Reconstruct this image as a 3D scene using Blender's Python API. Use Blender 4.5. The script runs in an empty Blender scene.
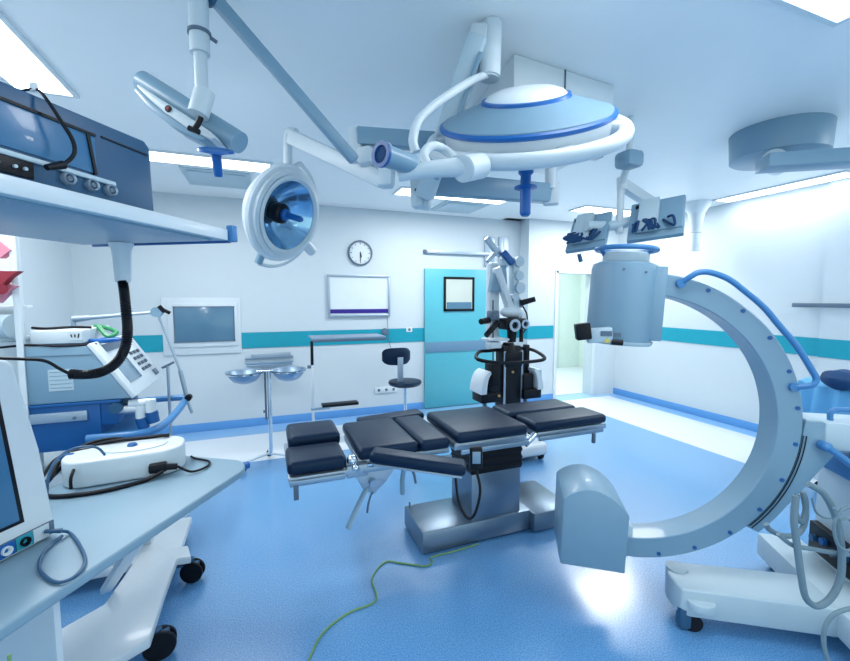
import bpy, bmesh, math, random
from mathutils import Vector, Matrix, Euler
random.seed(4)
PI = math.pi
C = bpy.context.scene.collection
R = math.radians

# ------------------------------------------------------------------ camera
FPX = 413.0; YAW = R(21.1); PITCH = R(4.4); EYE = Vector((0, 0, 1.6))
cam_d = bpy.data.cameras.new('camera'); cam = bpy.data.objects.new('camera', cam_d); C.objects.link(cam)
cam_d.sensor_width = 36; cam_d.sensor_fit = 'HORIZONTAL'; cam_d.lens = FPX / 850 * 36
cam_d.clip_start = 0.02; cam_d.clip_end = 60
fwd = Vector((math.sin(YAW) * math.cos(PITCH), math.cos(YAW) * math.cos(PITCH), -math.sin(PITCH)))
rgt = Vector((math.cos(YAW), -math.sin(YAW), 0)); upv = rgt.cross(fwd)
cam.matrix_world = Matrix(((rgt.x, upv.x, -fwd.x, EYE.x), (rgt.y, upv.y, -fwd.y, EYE.y), (rgt.z, upv.z, -fwd.z, EYE.z), (0, 0, 0, 1)))
bpy.context.scene.camera = cam

def ray(x, y): return rgt * ((x - 425) / FPX) + upv * ((330.5 - y) / FPX) + fwd
def gd(x, y, d): return EYE + ray(x, y) * d                       # point at a given distance in front of the lens
def gz(x, y, z): r = ray(x, y); return EYE + r * ((z - EYE.z) / r.z)
def gy(x, y, Y): r = ray(x, y); return EYE + r * (Y / r.y)
def gx(x, y, X): r = ray(x, y); return EYE + r * (X / r.x)

# ------------------------------------------------------------------ world, exposure
vs = bpy.context.scene.view_settings
vs.view_transform = 'Standard'; vs.look = 'None'; vs.gamma = 1; vs.use_curve_mapping = False; vs.exposure = 0.45
w = bpy.data.worlds.new('world'); bpy.context.scene.world = w; w.use_nodes = True
w.node_tree.nodes['Background'].inputs[0].default_value = (0.68, 0.84, 0.86, 1)
w.node_tree.nodes['Background'].inputs[1].default_value = 1.15

CEIL = 2.8; BACK = 5.54; LEFT = -1.93; RIGHT = 5.48; NEAR = -2.6
def area(name, loc, sx, sy, power, col=(0.98, 0.96, 0.93), rot=(0, 0, 0)):
    l = bpy.data.lights.new(name, 'AREA'); l.shape = 'RECTANGLE'; l.size = sx; l.size_y = sy; l.energy = power; l.color = col
    o = bpy.data.objects.new(name, l); C.objects.link(o); o.location = loc; o.rotation_euler = rot; return o
TROFF = [  # x0, x1, y0, y1, power : recessed ceiling lights; those out of view are added to light the room
    (-1.28, -1.02, 1.70, 3.10, 22), (-1.15, 0.07, 4.00, 4.27, 15), (1.41, 2.78, 4.32, 4.62, 24),
    (5.12, 5.36, 2.30, 3.50, 3), (0.9, 2.33, 0.82, 1.11, 8), (4.0, 5.3, 0.75, 1.05, 22), (-1.28, -1.02, -0.6, 0.8, 6),
    (0.9, 2.3, -1.6, -1.3, 8), (3.9, 5.1, 4.32, 4.62, 26)]
for i, (x0, x1, y0, y1, pw) in enumerate(TROFF):
    area('ceiling_light_lamp', ((x0 + x1) / 2, (y0 + y1) / 2, CEIL - 0.03), x1 - x0 - .03, y1 - y0 - .03, pw)
area('corridor_lamp', (5.0, 6.7, CEIL - 0.03), 1.2, .4, 45)

# ------------------------------------------------------------------ materials
def lin(c): return tuple((v / 12.92 if v <= .04045 else ((v + .055) / 1.055) ** 2.4) for v in c)
def rgb(r, g, b): return lin((r / 255, g / 255, b / 255)) + (1,)
def mat(name, col, rough=.5, metal=0, var=.04, scale=9, bump=0, emis=0, coat=0, alpha=1, trans=0, bscale=None):
    m = bpy.data.materials.new(name); m.use_nodes = True; nt = m.node_tree; b = nt.nodes['Principled BSDF']
    n = nt.nodes.new('ShaderNodeTexNoise'); n.inputs['Scale'].default_value = scale; n.inputs['Detail'].default_value = 3
    tc = nt.nodes.new('ShaderNodeTexCoord'); nt.links.new(tc.outputs['Object'], n.inputs['Vector'])
    mx = nt.nodes.new('ShaderNodeMix'); mx.data_type = 'RGBA'; c = rgb(*col)
    mx.inputs['A'].default_value = tuple(min(1, v * (1 - var)) for v in c[:3]) + (1,)
    mx.inputs['B'].default_value = tuple(min(1, v * (1 + var)) for v in c[:3]) + (1,)
    nt.links.new(n.outputs['Fac'], mx.inputs['Factor']); nt.links.new(mx.outputs['Result'], b.inputs['Base Color'])
    b.inputs['Roughness'].default_value = rough; b.inputs['Metallic'].default_value = metal
    b.inputs['Coat Weight'].default_value = coat; b.inputs['Alpha'].default_value = alpha
    b.inputs['Transmission Weight'].default_value = trans
    if emis: b.inputs['Emission Color'].default_value = c; b.inputs['Emission Strength'].default_value = emis
    if bump:
        bn = nt.nodes.new('ShaderNodeTexNoise'); bn.inputs['Scale'].default_value = bscale or 120; nt.links.new(tc.outputs['Object'], bn.inputs['Vector'])
        bp = nt.nodes.new('ShaderNodeBump'); bp.inputs['Strength'].default_value = bump; bp.inputs['Distance'].default_value = .004
        nt.links.new(bn.outputs['Fac'], bp.inputs['Height']); nt.links.new(bp.outputs['Normal'], b.inputs['Normal'])
    return m
M = dict(
    white=mat('white_enamel', (214, 224, 230), .32, coat=.15), offw=mat('offwhite_plastic', (204, 216, 223), .42),
    grey=mat('grey_blue_enamel', (122, 156, 178), .38, coat=.1), lgrey=mat('light_grey_enamel', (184, 204, 214), .4),
    dgrey=mat('slate_grey_plastic', (88, 108, 128), .5), slate=mat('slate_blue_plastic', (40, 86, 122), .38),
    black=mat('black_plastic', (3, 8, 20), .42), rubber=mat('black_rubber', (2, 6, 18), .5),
    pad=mat('black_vinyl_upholstery', (4, 20, 46), .42, var=.1, bump=.12, scale=5),
    steel=mat('brushed_stainless_steel', (150, 172, 192), .42, .85, var=.06, scale=30), chrome=mat('chrome', (225, 232, 238), .12, 1),
    satin=mat('satin_aluminium', (170, 186, 200), .42, .7), blue=mat('blue_plastic', (0, 92, 168), .35),
    mblue=mat('mid_blue_enamel', (64, 128, 184), .35), navy=mat('navy_blue_enamel', (8, 86, 150), .4),
    dnavy=mat('dark_navy_fabric', (6, 60, 106), .8, bump=.4, bscale=60), sblue=mat('translucent_blue_plastic', (90, 130, 190), .2, coat=.5),
    teal=mat('teal_paint', (84, 176, 192), .4), tstripe=mat('teal_stripe_paint', (10, 150, 172), .45), wall=mat('wall_paint', (198, 210, 217), .55, var=.015),
    ceil=mat('ceiling_paint', (244, 247, 248), .42, var=.015), cove=mat('blue_vinyl_cove', (92, 154, 214), .4),
    screen=mat('dark_glass_screen', (60, 116, 158), .3, coat=.2, var=.12, scale=2), dscreen=mat('off_screen_glass', (82, 122, 148), .18, coat=.4),
    lamp=mat('lit_diffuser', (240, 248, 255), .5, emis=5.0, var=0), lcd=mat('lcd_glass', (120, 150, 172), .2, coat=.5),
    key=mat('dark_key_plastic', (58, 76, 96), .5), red=mat('dark_red_cloth', (148, 38, 56), .7), pink=mat('pink_card', (222, 140, 160), .7),
    green=mat('green_plastic', (40, 140, 90), .4), yg=mat('green_yellow_cable', (120, 160, 100), .5), palegreen=mat('pale_green_paint', (212, 228, 224), .5),
    cabgrey=mat('grey_cable_sheath', (112, 136, 148), .5), drape=mat('light_blue_drape', (96, 170, 218), .75, bump=.5, bscale=14),
    purple=mat('purple_strip', (42, 20, 130), .45), tealport=mat('teal_label', (40, 150, 170), .5), yellow=mat('yellow_label', (220, 200, 90), .5),
    mirror=mat('faceted_reflector', (150, 195, 225), .16, .85, var=.25, scale=14), clear=mat('clear_glass', (225, 240, 250), .05, trans=.85),
    band=mat('grey_push_band', (98, 136, 164), .4), steel2=mat('dark_brushed_steel', (128, 146, 162), .36, .9, var=.05, scale=20), table=mat('pale_table_laminate', (132, 162, 180), .4), dome=mat('dome_blue_grey', (112, 146, 168), .4), cream=mat('cream_blind', (192, 202, 194), .6), orange=mat('amber_plug', (190, 160, 110), .5),
)
_b = M['pad'].node_tree.nodes['Principled BSDF']; _b.inputs['Specular Tint'].default_value = (.45, .72, 1, 1)
for _k in ('black', 'rubber'): M[_k].node_tree.nodes['Principled BSDF'].inputs['Specular IOR Level'].default_value = .28
def floor_material():
    m = bpy.data.materials.new('speckled_blue_vinyl_floor'); m.use_nodes = True; nt = m.node_tree; N = nt.nodes; L = nt.links; b = N['Principled BSDF']
    geo = N.new('ShaderNodeNewGeometry'); sep = N.new('ShaderNodeSeparateXYZ'); L.new(geo.outputs['Position'], sep.inputs[0])
    def gt(sock, v):
        n = N.new('ShaderNodeMath'); n.operation = 'GREATER_THAN'; L.new(sock, n.inputs[0]); n.inputs[1].default_value = v; return n.outputs[0]
    def mxm(a, c):
        n = N.new('ShaderNodeMath'); n.operation = 'MAXIMUM'; L.new(a, n.inputs[0]); L.new(c, n.inputs[1]); return n.outputs[0]
    whiteband = mxm(gt(sep.outputs['X'], 4.32), gt(sep.outputs['Y'], 4.30)); border = mxm(gt(sep.outputs['X'], 5.25), gt(sep.outputs['Y'], 5.18))
    def mixc(f, a, c):
        n = N.new('ShaderNodeMix'); n.data_type = 'RGBA'; L.new(f, n.inputs['Factor'])
        for s, k in ((a, 'A'), (c, 'B')):
            if isinstance(s, tuple): n.inputs[k].default_value = s
            else: L.new(s, n.inputs[k])
        return n.outputs['Result']
    no = N.new('ShaderNodeTexNoise'); no.inputs['Scale'].default_value = 150; no.inputs['Detail'].default_value = 4; L.new(geo.outputs['Position'], no.inputs['Vector'])
    cr = N.new('ShaderNodeValToRGB'); L.new(no.outputs['Fac'], cr.inputs[0]); cr.color_ramp.elements[0].position = .38; cr.color_ramp.elements[1].position = .62
    bl = mixc(cr.outputs['Color'], rgb(72, 138, 200), rgb(116, 172, 216)); wh = mixc(cr.outputs['Color'], rgb(222, 230, 238), rgb(236, 242, 246))
    bo = mixc(cr.outputs['Color'], rgb(128, 178, 222), rgb(150, 194, 230))
    L.new(mixc(border, mixc(whiteband, bl, wh), bo), b.inputs['Base Color'])
    b.inputs['Roughness'].default_value = .36; b.inputs['Coat Weight'].default_value = 1; b.inputs['Coat Roughness'].default_value = .2; b.inputs['Coat IOR'].default_value = 1.85
    return m

# ------------------------------------------------------------------ mesh builder
def basis(ax):
    a = Vector(ax).normalized(); t = Vector((0, 0, 1)) if abs(a.z) < .9 else Vector((1, 0, 0)); x = t.cross(a).normalized(); return x, a.cross(x), a
def catmull(pts, k=6, closed=False):
    P = [Vector(p) for p in pts]; n = len(P); out = []
    for i in range(n if closed else n - 1):
        g = (lambda j: P[j % n]) if closed else (lambda j: P[max(0, min(n - 1, j))])
        a, b_, c, d = g(i - 1), g(i), g(i + 1), g(i + 2)
        for s in range(k):
            t = s / k; out.append(.5 * ((2 * b_) + (c - a) * t + (2 * a - 5 * b_ + 4 * c - d) * t * t + (3 * b_ - a - 3 * c + d) * t ** 3))
    if not closed: out.append(P[-1])
    return out
class MB:
    def __init__(s): s.bm = bmesh.new()
    def _merge(s, t):
        me = bpy.data.meshes.new('t'); t.to_mesh(me); t.free(); s.bm.from_mesh(me); bpy.data.meshes.remove(me); return s
    def box(s, c, d, rot=(0, 0, 0), bev=0, seg=2, taper=None, mtx=None):
        t = bmesh.new(); bmesh.ops.create_cube(t, size=1)
        for v in t.verts:
            k = 1
            if taper and v.co.z > 0: k = taper
            v.co = Vector((v.co.x * d[0] * k, v.co.y * d[1] * k, v.co.z * d[2]))
        if bev: bmesh.ops.bevel(t, geom=t.edges[:], offset=bev, segments=seg, profile=.5, affect='EDGES', clamp_overlap=True)
        Mx = Matrix.Translation(Vector(c)) @ Euler(rot).to_matrix().to_4x4()
        if mtx is not None: Mx = mtx @ Mx
        bmesh.ops.transform(t, matrix=Mx, verts=t.verts); return s._merge(t)
    def cyl(s, a, b_, r0, r1=None, n=24, cap=True):
        r1 = r0 if r1 is None else r1; a = Vector(a); b_ = Vector(b_); x, y, z = basis(b_ - a); t = bmesh.new(); L = []
        for p, r in ((a, r0), (b_, r1)): L.append([t.verts.new(p + (x * math.cos(2 * PI * i / n) + y * math.sin(2 * PI * i / n)) * r) for i in range(n)])
        for i in range(n): t.faces.new((L[0][i], L[0][(i + 1) % n], L[1][(i + 1) % n], L[1][i]))
        if cap: t.faces.new(L[0][::-1]); t.faces.new(L[1])
        return s._merge(t)
    def tube(s, pts, r, n=10, k=6, smooth=True, closed=False, flat=1.0):
        P = catmull(pts, k, closed) if smooth and len(pts) > 2 else [Vector(p) for p in pts]
        t = bmesh.new(); rings = []; x = None; m = len(P)
        for i, p in enumerate(P):
            if closed: d = P[(i + 1) % m] - P[i - 1]
            else: d = P[min(i + 1, m - 1)] - P[max(i - 1, 0)]
            if d.length < 1e-9: d = Vector((0, 0, 1))
            d.normalize()
            if x is None: x = basis(d)[0]
            else:
                x = x - d * x.dot(d)
                x = x.normalized() if x.length > 1e-6 else basis(d)[0]
            y = d.cross(x); rr = r(i / max(1, m - 1)) if callable(r) else r
            rings.append([t.verts.new(p + x * math.cos(2 * PI * j / n) * rr + y * math.sin(2 * PI * j / n) * rr * flat) for j in range(n)])
        for i in range(m if closed else m - 1):
            A, B = rings[i], rings[(i + 1) % m]
            for j in range(n): t.faces.new((A[j], A[(j + 1) % n], B[(j + 1) % n], B[j]))
        if not closed: t.faces.new(rings[0][::-1]); t.faces.new(rings[-1])
        return s._merge(t)
    def lathe(s, prof, o=(0, 0, 0), ax=(0, 0, 1), n=48, close=False):
        x, y, z = basis(ax); o = Vector(o); t = bmesh.new(); rings = []
        for r, h in prof:
            if r < 1e-5: rings.append([t.verts.new(o + z * h)])
            else: rings.append([t.verts.new(o + z * h + (x * math.cos(2 * PI * i / n) + y * math.sin(2 * PI * i / n)) * r) for i in range(n)])
        seq = list(zip(rings, rings[1:])) + ([(rings[-1], rings[0])] if close else [])
        for A, B in seq:
            for i in range(n):
                j = (i + 1) % n
                if len(A) == 1 and len(B) == 1: continue
                if len(A) == 1: t.faces.new((A[0], B[j], B[i]))
                elif len(B) == 1: t.faces.new((A[i], A[j], B[0]))
                else: t.faces.new((A[i], A[j], B[j], B[i]))
        return s._merge(t)
    def prism(s, poly, f, a0, a1, bev=0, seg=2, mtx=None):
        t = bmesh.new(); A = [t.verts.new(f(u, v, a0)) for u, v in poly]; B = [t.verts.new(f(u, v, a1)) for u, v in poly]; n = len(poly)
        t.faces.new(A[::-1]); t.faces.new(B)
        for i in range(n): t.faces.new((A[i], A[(i + 1) % n], B[(i + 1) % n], B[i]))
        bmesh.ops.recalc_face_normals(t, faces=t.faces)
        if bev: bmesh.ops.bevel(t, geom=t.edges[:], offset=bev, segments=seg, profile=.5, affect='EDGES', clamp_overlap=True)
        if mtx is not None: bmesh.ops.transform(t, matrix=mtx, verts=t.verts)
        return s._merge(t)
    def sph(s, c, r, sc=(1, 1, 1), n=20, mtx=None):
        t = bmesh.new(); bmesh.ops.create_uvsphere(t, u_segments=n, v_segments=n // 2, radius=1)
        for v in t.verts: v.co = Vector((v.co.x * sc[0] * r, v.co.y * sc[1] * r, v.co.z * sc[2] * r)) + Vector(c)
        if mtx is not None: bmesh.ops.transform(t, matrix=mtx, verts=t.verts)
        return s._merge(t)
XY = lambda u, v, a: Vector((u, v, a))
XZ = lambda u, v, a: Vector((u, a, v))
YZ = lambda u, v, a: Vector((a, u, v))
FR = {}
def wm(o): return FR.get(o.name, Matrix.Identity(4)) if o else Matrix.Identity(4)
def P(parent, name, mb, m, label=None, world=False):
    bm = mb.bm
    if world and parent: bmesh.ops.transform(bm, matrix=wm(parent).inverted(), verts=bm.verts)
    bmesh.ops.recalc_face_normals(bm, faces=bm.faces)
    for f in bm.faces: f.smooth = True
    for e in bm.edges:
        if len(e.link_faces) == 2 and e.calc_face_angle(0) > R(34): e.smooth = False
    me = bpy.data.meshes.new(name); bm.to_mesh(me); bm.free(); me.materials.append(M[m] if isinstance(m, str) else m)
    o = bpy.data.objects.new(name, me); C.objects.link(o)
    if parent: o.parent = parent; FR[o.name] = wm(parent)
    if label: o['label'] = label
    return o
def T(name, label, cat, loc=(0, 0, 0), rz=0, group=None):
    o = bpy.data.objects.new(name, None); C.objects.link(o); o.location = loc; o.rotation_euler = (0, 0, rz); o.empty_display_size = .05
    FR[o.name] = Matrix.Translation(Vector(loc)) @ Matrix.Rotation(rz, 4, 'Z')
    o['label'] = label; o['category'] = cat
    if group: o['group'] = group
    return o
def S(name, mb, m, parent=None):
    o = P(parent, name, mb, m)
    if not parent: o['kind'] = 'structure'
    return o
def one(name, label, cat, mb, m, group=None, loc=None):          # a thing that is one mesh, its origin at its base
    bm = mb.bm; c = Vector((0, 0, 0))
    for v in bm.verts: c += v.co
    c /= max(1, len(bm.verts)); c.z = min(v.co.z for v in bm.verts)
    if loc: c = Vector(loc)
    bmesh.ops.transform(bm, matrix=Matrix.Translation(-c), verts=bm.verts)
    o = P(None, name, mb, m); o.location = c; o['label'] = label; o['category'] = cat; FR[o.name] = Matrix.Translation(c)
    if group: o['group'] = group
    return o

# ================================================================== THE ROOM
S('floor', MB().box(((LEFT + RIGHT) / 2, 2.7, -.05), (RIGHT - LEFT + 2.4, 11.0, .1)), floor_material())
S('ceiling', MB().box(((LEFT + RIGHT) / 2, (NEAR + BACK) / 2, CEIL + .05), (RIGHT - LEFT + .4, BACK - NEAR + .4, .1)), 'ceil')
S('wall_left', MB().box((LEFT - .1, (NEAR + BACK) / 2, CEIL / 2), (.2, BACK - NEAR + .2, CEIL)), 'wall')
S('wall_right', MB().box((RIGHT + .1, (NEAR + BACK) / 2 - .1, CEIL / 2), (.2, BACK - NEAR - .1, CEIL)), 'wall')
JX = 3.72; JY = 5.30                                                # the back wall steps forward here
S('wall_back', MB().box(((LEFT + JX) / 2, BACK + .1, CEIL / 2), (JX - LEFT, .2, CEIL)), 'wall')
dx0, dx1, dz = gy(553, 380, JY).x, gy(593, 380, JY).x, 2.0
S('wall_back_right', MB().box(((JX + dx0) / 2, JY + .22, CEIL / 2), (dx0 - JX, .44, CEIL)).box(((dx0 + dx1) / 2, JY + .12, (dz + CEIL) / 2), (dx1 - dx0, .24, CEIL - dz))
  .box(((dx1 + RIGHT) / 2, JY + .12, CEIL / 2), (RIGHT - dx1, .24, CEIL)), 'wall')
S('trim_1', MB().box((dx0 + .02, JY - .012, dz / 2 + .02), (.05, .02, dz + .04), bev=.004).box((dx1 - .02, JY - .012, dz / 2 + .02), (.05, .02, dz + .04), bev=.004)
  .box(((dx0 + dx1) / 2, JY - .012, dz + .02), (dx1 - dx0, .02, .05), bev=.004), 'white')
# corridor beyond the open doorway
S('wall_corridor', MB().box((5.4, 7.75, 1.4), (4.0, .1, 2.8)).box((3.9, 6.6, 1.4), (.1, 2.2, 2.8)).box((6.9, 6.6, 1.4), (.1, 2.2, 2.8)).box((5.4, 6.6, 2.85), (4, 2.4, .1)), 'palegreen')
S('door_2', MB().box((5.72, 7.68, 1.02), (1.0, .04, 2.04), bev=.006), 'palegreen')
S('floor_corridor', MB().box((5.4, 6.6, .004), (3.0, 2.2, .008)), 'offw')
# stripe: on the back wall in pieces between fittings, on the right wall
S('trim_stripe_left', MB().box(((LEFT + 2.12) / 2, BACK - .004, 1.085), (2.12 - LEFT, .008, .195)), 'tstripe')
S('trim_stripe_middle', MB().box(((3.24 + JX) / 2, BACK - .004, 1.085), (JX - 3.24, .008, .195)), 'tstripe')
S('trim_stripe_step', MB().box((JX - .004, (JY + BACK) / 2, 1.085), (.008, BACK - JY, .195)).box(((JX + dx0) / 2 - .012, JY - .004, 1.085), (dx0 - JX - .024, .008, .195)), 'tstripe')
S('trim_stripe_right', MB().box((RIGHT - .004, (NEAR + JY) / 2, 1.085), (.008, JY - NEAR, .195)), 'tstripe')
S('trim_stripe_side', MB().box((LEFT + .004, (NEAR + BACK) / 2, 1.085), (.008, BACK - NEAR, .195)), 'tstripe')
def cove(name, pts):
    m = MB()
    for (x0, y0), (x1, y1) in zip(pts, pts[1:]):
        c = ((x0 + x1) / 2, (y0 + y1) / 2, .05)
        m.box(c, (abs(x1 - x0) + .012, abs(y1 - y0) + .012, .1), bev=.004)
    S(name, m, 'cove')
cove('baseboard_back', [(LEFT + .01, BACK - .006), (2.10, BACK - .006)])
cove('baseboard_step', [(3.26, BACK - .006), (JX - .006, BACK - .006), (JX - .006, JY - .006), (dx0 - .01, JY - .006)])
cove('baseboard_right', [(RIGHT - .006, JY - .006), (RIGHT - .006, NEAR)])
cove('baseboard_left', [(LEFT + .006, BACK - .02), (LEFT + .006, NEAR)])
S('trim_column', MB().box((RIGHT - .02, 1.25, CEIL / 2), (.04, 2.6, CEIL)), 'wall')
S('trim_stripe_column', MB().box((RIGHT - .043, 1.25, 1.085), (.008, 2.6, .195)), 'tstripe')

# teal sliding door
dr = T('door_1', '', ''); 
for k in ('label', 'category'): del dr[k]
dr['kind'] = 'structure'; dr.location = (2.68, BACK - .03, 0); FR[dr.name] = Matrix.Translation((2.68, BACK - .03, 0))
P(dr, 'door_leaf', MB().box((2.695, BACK - .025, 1.02), (1.15, .04, 2.02), bev=.004), 'teal', world=True)
P(dr, 'push_band', MB().box((2.695, BACK - .05, .90), (1.15, .012, .15), bev=.003), 'band', world=True, label='grey protective band')
wf = MB()
for c, s in (((2.655, 1.90), (.49, .035)), ((2.655, 1.435), (.49, .035)), ((2.425, 1.667), (.035, .5)), ((2.885, 1.667), (.035, .5))):
    wf.box((c[0], BACK - .052, c[1]), (s[0], .02, s[1]), bev=.003)
wfo = P(dr, 'window_frame', wf, 'black', world=True, label='black window frame')
P(wfo, 'pane', MB().box((2.655, BACK - .05, 1.667), (.44, .008, .44)), 'cream', world=True)
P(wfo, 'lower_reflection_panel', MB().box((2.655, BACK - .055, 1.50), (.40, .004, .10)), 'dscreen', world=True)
tr = T('door_track', 'long thin white sliding rail fixed above the teal door', 'rail', (2.65, BACK - .03, 2.2))
P(tr, 'rail', MB().box((2.66, BACK - .03, 2.265), (1.05, .05, .045), bev=.006), 'satin', world=True)
P(tr, 'end_cap', MB().cyl((2.11, BACK - .03, 2.265), (2.16, BACK - .03, 2.265), .028), 'dgrey', world=True)

# ceiling lights, vents
for i, (x0, x1, y0, y1, pw) in enumerate(TROFF):
    lab = ['recessed strip light, glowing, in the ceiling corner above the dark blue console', 'glowing strip light behind the tilted examination light near the left wall', 'glowing strip light behind the big dome surgical lamp, above the teal door',
           'glowing strip light running beside the right wall', 'glowing strip light at the top right corner of the photo', 'added unseen strip light in the ceiling right of the round boom mount', 'added unseen strip light in the ceiling behind the viewpoint at left', 'added unseen strip light in the ceiling behind the viewpoint at right', 'strip light in the ceiling behind the twin hanging monitors'][i]
    t = T('ceiling_light', lab, 'ceiling light', ((x0 + x1) / 2, (y0 + y1) / 2, CEIL - .02), group='recessed ceiling lights')
    P(t, 'diffuser', MB().box(((x0 + x1) / 2, (y0 + y1) / 2, CEIL - .006), (x1 - x0, y1 - y0, .012)), 'lamp', world=True)
    f = MB(); e = .012
    f.box(((x0 + x1) / 2, y0 - e, CEIL - .008), (x1 - x0 + 4 * e, 2 * e, .016)).box(((x0 + x1) / 2, y1 + e, CEIL - .008), (x1 - x0 + 4 * e, 2 * e, .016))
    f.box((x0 - e, (y0 + y1) / 2, CEIL - .008), (2 * e, y1 - y0, .016))
    if i != 3: f.box((x1 + e, (y0 + y1) / 2, CEIL - .008), (2 * e, y1 - y0, .016))
    P(t, 'frame', f, 'white', world=True)
def vent(cx, cy, lab):
    t = T('ceiling_vent', lab, 'vent', (cx, cy, CEIL - .02), group='square ceiling vents')
    P(t, 'panel', MB().box((cx, cy, CEIL - .006), (.6, .6, .012), bev=.004), 'lgrey', world=True)
    P(t, 'inner_plate', MB().box((cx, cy, CEIL - .017), (.5, .5, .010), bev=.004), 'lgrey', world=True)
vent(-.40, 4.70, 'square ceiling vent plate near the left wall, behind the strip light')
vent(2.4, 5.0, 'square ceiling vent plate above the teal door')
# smooth square cover over the surgical lamp mount
t = T('ceiling_mount_cover', 'large white square box cover on the ceiling above the dome surgical lamp', 'cover', (1.55, 2.2, CEIL - .3))
P(t, 'cover_body', MB().prism([(1.17, 1.82), (1.87, 1.88), (1.92, 2.5), (1.26, 2.5)], XY, CEIL - .32, CEIL - .001, bev=.008), 'white', world=True)
P(t, 'seam', MB().box((1.50, 1.845, CEIL - .16), (.004, .01, .31), rot=(0, 0, R(5))), 'dgrey', world=True)

# ================================================================== BACK WALL FITTINGS
t = T('wall_clock', 'round wall clock with a dark rim above the whiteboard', 'clock', (1.2, BACK, 2.2))
cc = gy(360.3, 253, BACK - .02)
P(t, 'rim', MB().lathe([(.150, 0), (.165, 0), (.168, .02), (.160, .035), (.146, .035), (.146, .02)], (cc.x, BACK - .001, cc.z), (0, -1, 0), close=True), 'dgrey', world=True)
P(t, 'dial', MB().cyl((cc.x, BACK - .001, cc.z), (cc.x, BACK - .018, cc.z), .148, n=48), 'white', world=True)
tk = MB()
for i in range(12):
    a = i * PI / 6; l = .026 if i % 3 == 0 else .016
    tk.box((cc.x + math.sin(a) * .124, BACK - .021, cc.z + math.cos(a) * .124), (.006, .004, l), rot=(0, a, 0))
P(t, 'hour_marks', tk, 'black', world=True)
P(t, 'minute_hand', MB().box((cc.x, BACK - .026, cc.z - .05), (.007, .004, .12)), 'black', world=True)
P(t, 'hour_hand', MB().box((cc.x + .008, BACK - .024, cc.z - .022), (.010, .004, .075), rot=(0, R(-14), 0)), 'black', world=True)

a, b_ = gy(328.5, 275, BACK - .02), gy(389, 317, BACK - .02)
bx0, bx1, bz0, bz1 = a.x, b_.x, gy(329, 316, BACK - .02).z, gy(330, 275.5, BACK - .02).z
t = T('whiteboard', 'whiteboard with a purple strip along its bottom, below the clock', 'whiteboard', ((bx0 + bx1) / 2, BACK, bz0))
P(t, 'board', MB().box(((bx0 + bx1) / 2, BACK - .012, (bz0 + bz1) / 2), (bx1 - bx0, .02, bz1 - bz0)), 'white', world=True)
f = MB()
for c, s in ((((bx0 + bx1) / 2, bz1), (bx1 - bx0 + .03, .028)), (((bx0 + bx1) / 2, bz0), (bx1 - bx0 + .03, .028)), ((bx0, (bz0 + bz1) / 2), (.028, bz1 - bz0)), ((bx1, (bz0 + bz1) / 2), (.028, bz1 - bz0))):
    f.box((c[0], BACK - .02, c[1]), (s[0], .036, s[1]), bev=.004)
P(t, 'frame', f, 'satin', world=True)
P(t, 'purple_strip', MB().box(((bx0 + bx1) / 2, BACK - .025, bz0 + .06), (bx1 - bx0 - .03, .008, .055)), 'purple', world=True, label='purple strip')

# viewing screen set in a white wall plate
t = T('wall_screen', 'grey-blue rectangular screen set in a white plate on the back wall at left', 'screen', (-.70, BACK, .94))
P(t, 'back_plate', MB().box((-.70, BACK - .012, 1.275), (.83, .022, .67), bev=.004), 'offw', world=True)
P(t, 'raised_frame', MB().box((-.69, BACK - .03, 1.29), (.74, .02, .52), bev=.006), 'offw', world=True)
P(t, 'screen', MB().box((-.675, BACK - .044, 1.30), (.62, .012, .40), bev=.003), 'dscreen', world=True)
bz = MB()
for c, s in (((-.675, 1.505), (.65, .012)), ((-.675, 1.095), (.65, .012)), ((-.99, 1.30), (.012, .42)), ((-.36, 1.30), (.012, .42))):
    bz.box((c[0], BACK - .045, c[1]), (s[0], .014, s[1]))
P(t, 'bezel', bz, 'dgrey', world=True)

# sockets, little boxes
def sock(lab, c, w_, h_, n, kind='socket_plate'):
    t = T(kind, lab, 'socket', (c.x, BACK, c.z - h_ / 2))
    P(t, 'plate', MB().box((c.x, BACK - .008, c.z), (w_, .014, h_), bev=.004), 'white', world=True)
    for i in range(n): P(t, 'socket', MB().cyl((c.x + (i - (n - 1) / 2) * w_ / n, BACK - .008, c.z), (c.x + (i - (n - 1) / 2) * w_ / n, BACK - .018, c.z), .02, n=16), 'dgrey', world=True)
sock('row of three wall sockets low on the back wall beside the swivel stool', gy(386, 389.5, BACK), .32, .085, 3)
sock('small white switch box at the top edge of the teal stripe left of the door', gy(409, 329.5, BACK), .09, .07, 1, 'switch_box')
for sx, lab in ((gy(489, 250, BACK).x, 'grey wall air grille panel, the left of the pair above the microscope'), (gy(503, 250, BACK).x, 'grey wall air grille panel, the right of the pair above the microscope')):
    t = T('grille_panel', lab, 'vent', (sx, BACK, 2.1), group='grey wall grille panels')
    P(t, 'panel', MB().box((sx, BACK - .015, 2.31), (.17, .028, .44), bev=.004), 'satin', world=True)
    P(t, 'rib', MB().box((sx, BACK - .032, 2.31), (.012, .01, .40)), 'lgrey', world=True)
# stethoscope-like hook with cord under whiteboard
hk = gy(385, 331.5, BACK - .03)
t = T('hanging_hook', 'small dark round hanger with a thin cord below the whiteboard', 'hook', (hk.x, BACK, hk.z - .1))
P(t, 'hanger', MB().cyl((hk.x, BACK - .009, hk.z), (hk.x, BACK - .06, hk.z), .045, n=24), 'dgrey', world=True)
P(t, 'cord', MB().tube([(hk.x + .03, BACK - .03, bz0 - .01), (hk.x + .04, BACK - .05, hk.z), (hk.x + .05, BACK - .03, hk.z - .12), (hk.x + .09, BACK - .02, hk.z - .24)], .004), 'dgrey', world=True)
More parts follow.
